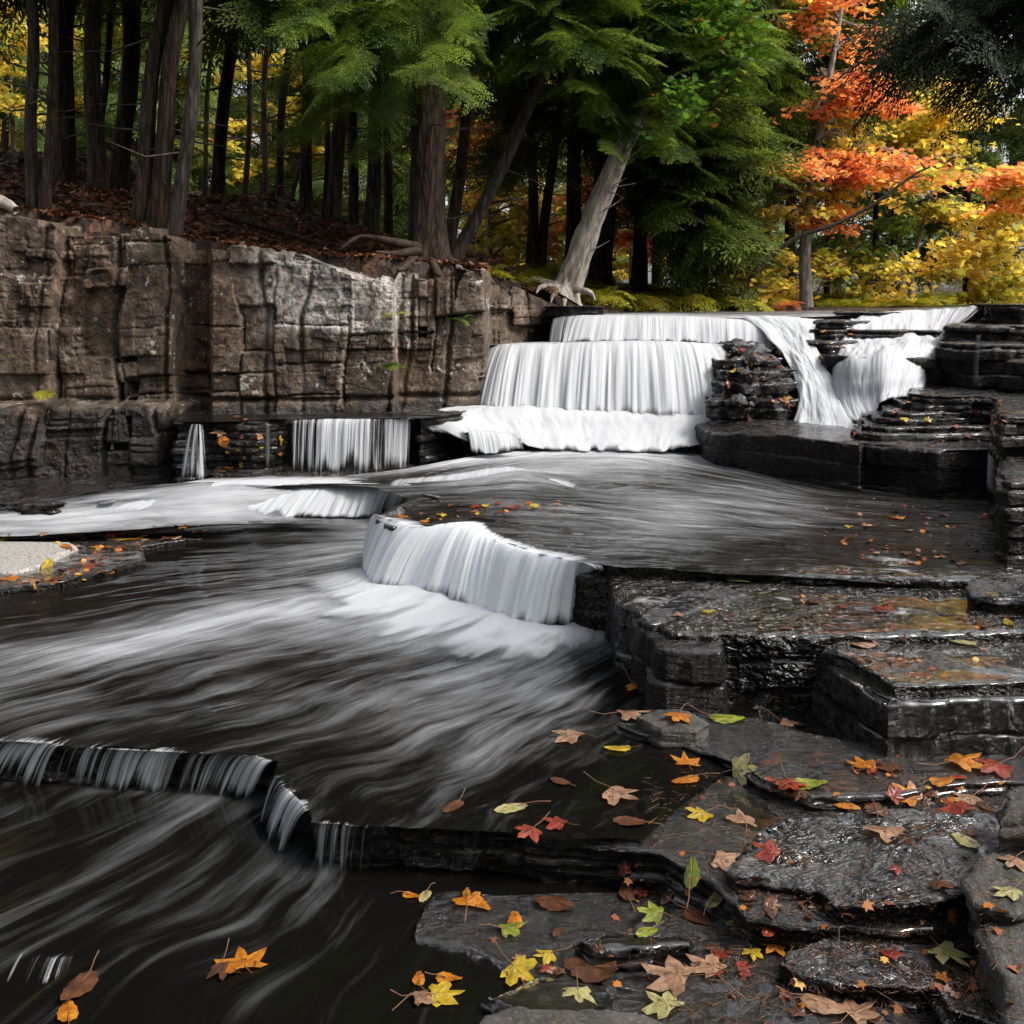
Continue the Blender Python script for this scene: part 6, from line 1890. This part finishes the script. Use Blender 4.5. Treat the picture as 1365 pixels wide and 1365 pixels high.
M['l_yellow'] = mat_flat_leaf('yellow_fallen_leaf', (0.5, 0.33, 0.02), (0.62, 0.45, 0.04), vein=(0.3, .2, .03))
M['l_pale'] = mat_flat_leaf('pale_yellow_fallen_leaf', (0.42, 0.37, 0.14), (0.52, 0.48, 0.22), vein=(.25, .2, .08))
M['l_orange'] = mat_flat_leaf('orange_fallen_leaf', (0.5, 0.15, 0.015), (0.6, 0.25, 0.02), vein=(.22, .05, .01))
M['l_red'] = mat_flat_leaf('red_fallen_leaf', (0.27, 0.03, 0.015), (0.36, 0.07, 0.025), vein=(.1, .01, .01))
M['l_tan'] = mat_flat_leaf('tan_fallen_leaf', (0.36, 0.2, 0.12), (0.45, 0.28, 0.17), vein=(.18, .08, .05))
M['l_brown'] = mat_flat_leaf('brown_fallen_leaf', (0.1, 0.04, 0.018), (0.17, 0.065, 0.028), vein=(.04, .02, .01))
M['l_green'] = mat_flat_leaf('green_fallen_leaf', (0.2, 0.26, 0.03), (0.36, 0.36, 0.04), vein=(.1, .12, .02))
M['l_mixed'] = mat_leaf('small_leaf_scraps', [(0.0, (.06, .02, .01)), (.5, (.22, .07, .03)), (.8, (.4, .14, .02)), (1, (.5, .32, .05))], trans=.1, clump=.1)
mm = NM('leaf_stem_brown')
M['l_stem'] = mm.end(mm.bsdf((0.16, 0.07, 0.03), 0.6))

rl = np.random.default_rng(41)
LV = [
    (325, 1291, 78, 'maple', 'orange', 'bright orange maple leaf floating alone in the dark lowest pool'),
    (298, 1294, 50, 'maple', 'brown', 'rusty leaf tucked under the left side of the lone floating orange leaf'),
    (105, 1320, 62, 'oval', 'brown', 'rusty brown leaf with a pale rim near the bottom left corner'),
    (90, 1352, 44, 'oval', 'orange', 'dark orange leaf cut by the bottom edge, left corner'),
    (682, 1080, 44, 'oval', 'pale', 'round tan-yellow leaf with an upright stem above the mossy ledge face'),
    (604, 1077, 36, 'oval', 'brown', 'small brown leaf half under water, left of the round tan-yellow leaf'),
    (708, 1112, 46, 'maple', 'red', 'deep red maple leaf lying on the rim of the mossy ledge, left of two'),
    (746, 1102, 40, 'maple', 'red', 'deep red maple leaf lying on the rim of the mossy ledge, right of two'),
    (840, 1098, 42, 'oval', 'brown', 'ribbed brown leaf on the wet shelf above the right end of the mossy ledge'),
    (820, 1062, 62, 'maple', 'tan', 'flat pinkish-tan leaf with an upright stem on the wet shelf'),
    (765, 987, 52, 'maple', 'tan', 'pinkish leaf floating where the middle pool meets the shelf'),
    (836, 957, 56, 'maple', 'tan', 'curled tan leaf with red stem below the black shelf corner'),
    (846, 918, 40, 'maple', 'orange', 'small orange leaf in the dark nook left of the black shelf'),
    (824, 1000, 34, 'oval', 'yellow', 'small lemon-yellow leaf floating left of the curved shelf rim'),
    (747, 1044, 28, 'oval', 'brown', 'little rust leaf floating left of the upright-stem tan leaf'),
    (905, 958, 46, 'maple', 'orange', 'burnt-orange crumpled leaf beside the small damp stone'),
    (968, 960, 44, 'oval', 'green', 'dark green leaf under the black shelf, left of a tan leaf'),
    (1048, 968, 42, 'maple', 'tan', 'light tan leaf under the black shelf, right of the dark green leaf'),
    (916, 1020, 46, 'maple', 'orange', 'bright golden-orange maple leaf standing up on the curved rim'),
    (914, 1042, 38, 'oval', 'orange', 'round orange-brown leaf directly under the golden-orange maple leaf'),
    (986, 1028, 52, 'maple', 'pale', 'pale greenish maple leaf in the middle of the curved shelf rim'),
    (1052, 1048, 48, 'maple', 'red', 'dark red pointed leaf standing up in the middle of the wet shelf'),
    (1080, 1048, 44, 'oval', 'green', 'olive-green leaf right beside the dark red standing leaf'),
    (1152, 1024, 46, 'maple', 'orange', 'orange maple leaf at the foot of the big black block, left of a rusty one'),
    (1190, 1028, 44, 'maple', 'brown', 'rusty curled leaf at the foot of the big black block'),
    (1280, 1022, 62, 'maple', 'orange', 'large orange maple leaf at the foot of the black block near the right edge'),
    (1256, 1044, 38, 'oval', 'orange', 'tawny oval leaf in front of the large orange leaf at the right edge'),
    (1330, 1026, 60, 'maple', 'red', 'dark red leaf against the right edge, at the foot of the black block'),
    (1215, 1066, 46, 'maple', 'orange', 'red-orange leaf left of a heap of red leaves, right foreground'),
    (1282, 1084, 58, 'maple', 'red', 'crimson maple leaf in front of the upper grey boulder'),
    (1292, 1066, 48, 'maple', 'tan', 'pinkish tan leaf just behind the crimson maple leaf'),
    (1182, 1112, 72, 'maple', 'tan', 'large orange-tan maple leaf lying on the sloping slab'),
    (1288, 1124, 38, 'oval', 'pale', 'small pale yellow leaf at the right end of the sloping slab'),
    (1255, 1184, 46, 'maple', 'brown', 'crumpled rust-brown leaf on the lower right of the sloping slab'),
    (1028, 1142, 48, 'maple', 'red', 'dull red leaf on the left end of the sloping slab'),
    (936, 1088, 44, 'maple', 'yellow', 'yellow cupped leaf on the wet shelf left of the sloping slab'),
    (990, 1100, 50, 'maple', 'tan', 'tan leaf on the back left corner of the sloping slab'),
    (962, 1150, 56, 'maple', 'tan', 'long curled tan leaf leaning on the left corner of the sloping slab'),
    (924, 1166, 38, 'oval', 'green', 'yellow-green leaf below the cupped yellow leaf'),
    (955, 1200, 36, 'oval', 'pale', 'small pale leaf left of the slab foot'),
    (1168, 1085, 34, 'maple', 'brown', 'dark brown leaf behind the large orange-tan maple leaf'),
    (1352, 1152, 44, 'maple', 'tan', 'brownish-pink leaf on the dry flat stone at the right edge, rear of two'),
    (1348, 1192, 46, 'maple', 'pale', 'pale yellow leaf on the dry flat stone at the right edge, front of two'),
    (1258, 1274, 66, 'maple', 'pale', 'pale yellow leaf with an arched stem on the lower right flagstone'),
    (640, 1208, 34, 'oval', 'orange', 'small orange leaf afloat under the mossy ledge, left of its pale mate'),
    (566, 1197, 26, 'oval', 'pale', 'small pale round leaf afloat under the left end of the mossy ledge'),
    (548, 1196, 24, 'oval', 'orange', 'tiny orange-brown leaf next to the small pale round one'),
    (622, 1208, 48, 'maple', 'orange', 'orange leaf floating among fern-like yellow fronds'),
    (676, 1244, 46, 'maple', 'green', 'green-yellow leaf with upright stem floating below the mossy ledge'),
    (740, 1208, 54, 'oval', 'brown', 'long mustard-brown leaf under the mossy ledge'),
    (835, 1192, 36, 'oval', 'brown', 'small brown oval leaf at the right end of the mossy ledge foot'),
    (875, 1222, 46, 'maple', 'green', 'lime-yellow leaf on the low ledge, upper of two'),
    (862, 1246, 34, 'oval', 'green', 'lime-yellow leaf on the low ledge, lower of two'),
    (930, 1226, 46, 'oval', 'brown', 'brown wet leaf right of the lime-yellow leaves'),
    (732, 1278, 38, 'maple', 'yellow', 'bright yellow pointed leaf raised above the dark water'),
    (688, 1294, 62, 'maple', 'yellow', 'golden leaf lying flat left of the raised yellow pointed leaf'),
    (790, 1295, 74, 'oval', 'brown', 'long rusty brown leaf in the lower middle'),
    (770, 1328, 54, 'maple', 'pale', 'pale yellow-green leaf standing at the edge of the grey stone'),
    (585, 1330, 62, 'maple', 'yellow', 'bright yellow leaf afloat near the bottom, its tan neighbour under it'),
    (560, 1334, 46, 'maple', 'tan', 'tan leaf partly under the bright yellow floating leaf'),
    (558, 1308, 28, 'oval', 'orange', 'left one of two small orange leaves above the bright yellow floating leaf'),
    (598, 1307, 34, 'oval', 'orange', 'right one of two small orange leaves above the bright yellow floating leaf'),
    (905, 1310, 86, 'maple', 'tan', 'large pinkish tan maple leaf curled at the bottom middle'),
    (950, 1296, 66, 'maple', 'tan', 'second large pinkish tan leaf, right of the curled one at the bottom'),
    (890, 1348, 68, 'maple', 'pale', 'pale creamy leaf below the large pinkish tan leaf at the bottom edge'),
    (1002, 1272, 34, 'maple', 'yellow', 'small bright yellow leaf, left of a pair at the flagstone edge'),
    (1034, 1266, 42, 'maple', 'orange', 'amber leaf, right of a pair at the flagstone edge'),
    (1095, 1342, 54, 'oval', 'tan', 'brown ribbed leaf standing upright at the bottom edge, right of centre'),
    (1140, 1354, 66, 'maple', 'tan', 'pinkish leaf at the bottom edge, right of the upright ribbed leaf'),
    # table and terraces
    (948, 818, 28, 'maple', 'yellow', 'bright yellow leaf on the left end of the second terrace'),
    (902, 821, 22, 'maple', 'tan', 'small tan leaf left of the bright yellow one on the second terrace'),
    (983, 776, 30, 'oval', 'pale', 'pale leaf at the step between the table and the second terrace'),
    (1048, 838, 24, 'oval', 'brown', 'mustard leaf near the front rim of the second terrace'),
    (1180, 816, 42, 'maple', 'red', 'bright red leaf in the middle of the second terrace'),
    (1153, 861, 40, 'oval', 'tan', 'tan beech-like leaf on the left end of the third terrace'),
    (1280, 857, 42, 'oval', 'pale', 'greenish pale leaf at the back of the third terrace'),
    (1344, 832, 24, 'oval', 'yellow', 'small olive-yellow leaf near the right edge, front one on the second terrace'),
    (1352, 815, 18, 'oval', 'yellow', 'tiny yellow leaf near the right edge, rear one on the second terrace'),
    (1310, 834, 30, 'oval', 'brown', 'dark rust leaf at the front rim of the second terrace, near the right edge'),
    (1085, 803, 26, 'oval', 'brown', 'rusty leaf at the back of the second terrace'),
    (1195, 692, 26, 'maple', 'orange', 'golden brown leaf on the flooded table, furthest left of the larger ones'),
    (1257, 688, 16, 'maple', 'red', 'red leaf at the back of the flooded table'),
    (1310, 692, 20, 'maple', 'red', 'dark red leaf at the far right of the flooded table'),
    (1130, 703, 14, 'maple', 'yellow', 'small golden leaf on the left part of the flooded table'),
    (1208, 738, 18, 'maple', 'brown', 'brown leaf in the middle of the flooded table'),
    (1262, 666, 10, 'maple', 'red', 'tiny scarlet leaf at the foot of the long black ledge'),
    (590, 688, 20, 'maple', 'yellow', 'bright yellow leaf in the row on the rim above the central fall'),
    (538, 693, 24, 'maple', 'orange', 'orange leaf at the left end of the row on the rim above the central fall'),
    (632, 676, 18, 'maple', 'red', 'upright rust leaf in the row above the central fall'),
    (682, 678, 28, 'maple', 'red', 'dark red leaf at the middle of the row above the central fall'),
    (712, 676, 22, 'oval', 'yellow', 'gold leaf right of the dark red one in the row above the central fall'),
    (742, 674, 20, 'maple', 'orange', 'orange-red leaf at the right end of the row above the central fall'),
    (60, 756, 26, 'oval', 'yellow', 'gold leaf on the lower rim of the pale slab'),
    (165, 720, 28, 'oval', 'yellow', 'yellow twisted leaf on the leafy shelf right of the pale slab'),
    (248, 702, 22, 'maple', 'orange', 'orange-red leaf at the right end of the leafy shelf by the white stream'),
    (6, 718, 18, 'oval', 'yellow', 'yellow leaf at the left edge behind the pale slab'),
    (100, 712, 30, 'oval', 'orange', 'orange leaf behind the pale slab'),
    (124, 757, 26, 'maple', 'red', 'rust leaf heap tip at the right corner of the pale slab'),
    (10, 774, 34, 'maple', 'orange', 'rust-orange leaf in front of the pale slab at the left edge'),
    (45, 776, 26, 'maple', 'tan', 'tan leaf in front of the pale slab'),
    (78, 772, 26, 'oval', 'brown', 'brown leaf in front of the right part of the pale slab'),
    (300, 590, 22, 'oval', 'orange', 'orange leaf stuck on the wet side ledge right of the bell-shaped fall'),
    (372, 605, 20, 'maple', 'orange', 'orange leaf stuck on the rock between trickle and side curtain'),
    (315, 618, 24, 'maple', 'red', 'cluster-like red leaf low on the wet side ledge'),
    (294, 578, 24, 'maple', 'tan', 'tan leaf stuck near the top of the side ledge'),
    (372, 588, 18, 'maple', 'yellow', 'small yellow leaf by the trickle on the side ledge'),
    (1228, 1060, 26, 'maple', 'brown', 'brown leaf among the red ones at the foot of the black block'),
    (1206, 560, 16, 'maple', 'yellow', 'yellow leaf on the curved stacked beds below the right-hand falls'),
]
for i, a in enumerate(LV):
    leaf_object(*a[:4], 'l_' + a[4], a[5], rng=rl, curl=.35 if a[3] == 'maple' else .3, stem=a[2] > 22)

# the scatter nobody would tell apart, zone by zone
ZONES = [
    ('small wet leaf among the scatter on the right-hand foreground shelves', 90, (16, 34), [(700, 1000), (1000, 1040), (1320, 1060), (1300, 1340), (1000, 1350), (620, 1300), (700, 1190), (880, 1150)], ('brown', 'brown', 'red', 'tan', 'orange', 'brown')),
    ('tiny leaf among the scatter on the flooded table', 46, (7, 15), [(1060, 690), (1120, 668), (1325, 664), (1330, 755), (1140, 750)], ('red', 'brown', 'orange', 'brown', 'tan')),
    ('tiny leaf among the scatter on the second and third terraces', 22, (9, 18), [(900, 790), (1340, 790), (1360, 900), (1200, 905), (1100, 860), (960, 838)], ('red', 'brown', 'tan', 'brown')),
    ('small leaf caught among the wet rocks of the upper falls', 46, (7, 14), [(960, 465), (1040, 470), (1060, 560), (970, 560), (965, 500)], ('orange', 'yellow', 'red', 'tan', 'brown')),
    ('small leaf on the dark rocks right of the upper falls', 34, (7, 13), [(1150, 530), (1340, 525), (1340, 590), (1100, 590), (1150, 560)], ('orange', 'yellow', 'red', 'tan', 'brown')),
    ('small leaf in the row strewn along the rim above the central fall', 20, (9, 16), [(520, 688), (600, 674), (750, 668), (770, 678), (620, 690), (540, 700)], ('orange', 'red', 'brown', 'yellow')),
    ('small leaf in the drift around the pale slab', 40, (12, 24), [(0, 712), (110, 712), (250, 698), (300, 706), (190, 730), (150, 765), (60, 785), (0, 785), (60, 770), (110, 740)], ('orange', 'brown', 'red', 'brown', 'tan')),
    ('small leaf stuck to the wet side ledge under the cliff', 26, (10, 18), [(285, 556), (380, 558), (380, 628), (290, 634)], ('brown', 'orange', 'red', 'yellow', 'tan')),
    ('small leaf lying on the outcrop between middle chute and stepped falls', 14, (7, 12), [(1080, 435), (1140, 425), (1130, 480), (1100, 490)], ('orange', 'red', 'yellow')),
]
EXTRA = {}
DR = [(1010, 1215, 40), (1250, 1215, 45), (1270, 1060, 45), (1060, 1060, 35), (960, 1290, 40), (1130, 1330, 60), (880, 1180, 30), (1180, 1030, 30), (900, 1060, 40), (800, 1290, 40), (1300, 1310, 35)]
for lab, cnt, (w0, w1), poly, cols in ZONES:
    xs_ = [p[0] for p in poly]
    ys_ = [p[1] for p in poly]
    made = 0
    lim = int(cnt * .58)
    while made < cnt * 2:
        x, y = rl.uniform(min(xs_), max(xs_)), rl.uniform(min(ys_), max(ys_))
        if not inpoly(np.array([x]), np.array([y]), poly)[0]:
            continue
        if w0 > 15:
            c = DR[rl.integers(0, len(DR))]
            if rl.uniform() < .75:
                x, y = rl.normal(c[0], c[2]), rl.normal(c[1], c[2] * .35)
            if hit(x, y) is None or HIT[0].startswith('water'):
                continue
        made += 1
        if made <= lim:
            leaf_object(x, y, rl.uniform(w0, w1), 'maple' if rl.uniform() < .6 else 'oval', 'l_' + cols[rl.integers(0, len(cols))], lab, rng=rl, stem=False, curl=.4, group=lab.replace('tiny leaf', 'tiny leaves').replace('small leaf', 'small leaves').replace('small wet leaf', 'small wet leaves'))
        else:
            h = hit(x, y)
            if h is not None:
                EXTRA.setdefault(int(w0), []).append(tuple(h[0] + h[1] * .006) + (w0 / F * h[0].y,))
Vs = []
for k, v in EXTRA.items():
    v = np.array(v)
    Vs.append(leaf_cloud(v[:, :3], rl, float(v[:, 3].mean()) * .8, 'maple', .35))
o = leaf_mesh('scattered_leaves', Vs, 'l_mixed')
tag(o, 'countless small wet leaf scraps strewn over the ledges and terraces', 'leaf scraps', kind='stuff')

# needles and bits on the foreground stone
tb = Tubes()
for k in range(1500):
    x, y = rl.uniform(860, 1360), rl.uniform(1030, 1360)
    if rl.uniform() < .4:
        x, y = rl.uniform(980, 1330), rl.uniform(1190, 1340)
    h = hit(x, y)
    if h is None or h[1].z < .35:
        continue
    a = rl.uniform(0, 6.28)
    L = rl.uniform(.006, .022)
    c = np.array(h[0]) + np.array([0, 0, .0015])
    v = np.array([math.cos(a) * L, math.sin(a) * L, rl.uniform(0, .004)])
    tb.add([c - v, c + v], [.0008, .0005], 3)
o = tb.build('needle_debris', 'l_stem')
tag(o, 'rust-brown needles and bits strewn over the foreground stones', 'needles', kind='stuff')
# twigs
for i, (pts, lab) in enumerate([([(1100, 1216), (1118, 1240), (1112, 1290), (1090, 1330)], 'thin bent twig crossing the lower right flagstones'),
                                ([(1085, 1215), (1105, 1245), (1120, 1262)], 'short straight pale twig above the lower right flagstones'),
                                ([(1100, 1300), (1160, 1320), (1210, 1352)], 'long thin twig near the bottom edge, lower right')]):
    q = []
    for x, y in pts:
        h = hit(x, y)
        q.append(np.array(h[0]) + np.array([0, 0, .006]))
    q = crom(np.array(q), 16)
    tb = Tubes()
    tb.add(q - q[0], np.linspace(.002, .001, 16), 5)
    o = tb.build('twig', 'twig')
    o.location = tuple(q[0])
    tag(o, lab, 'twig')
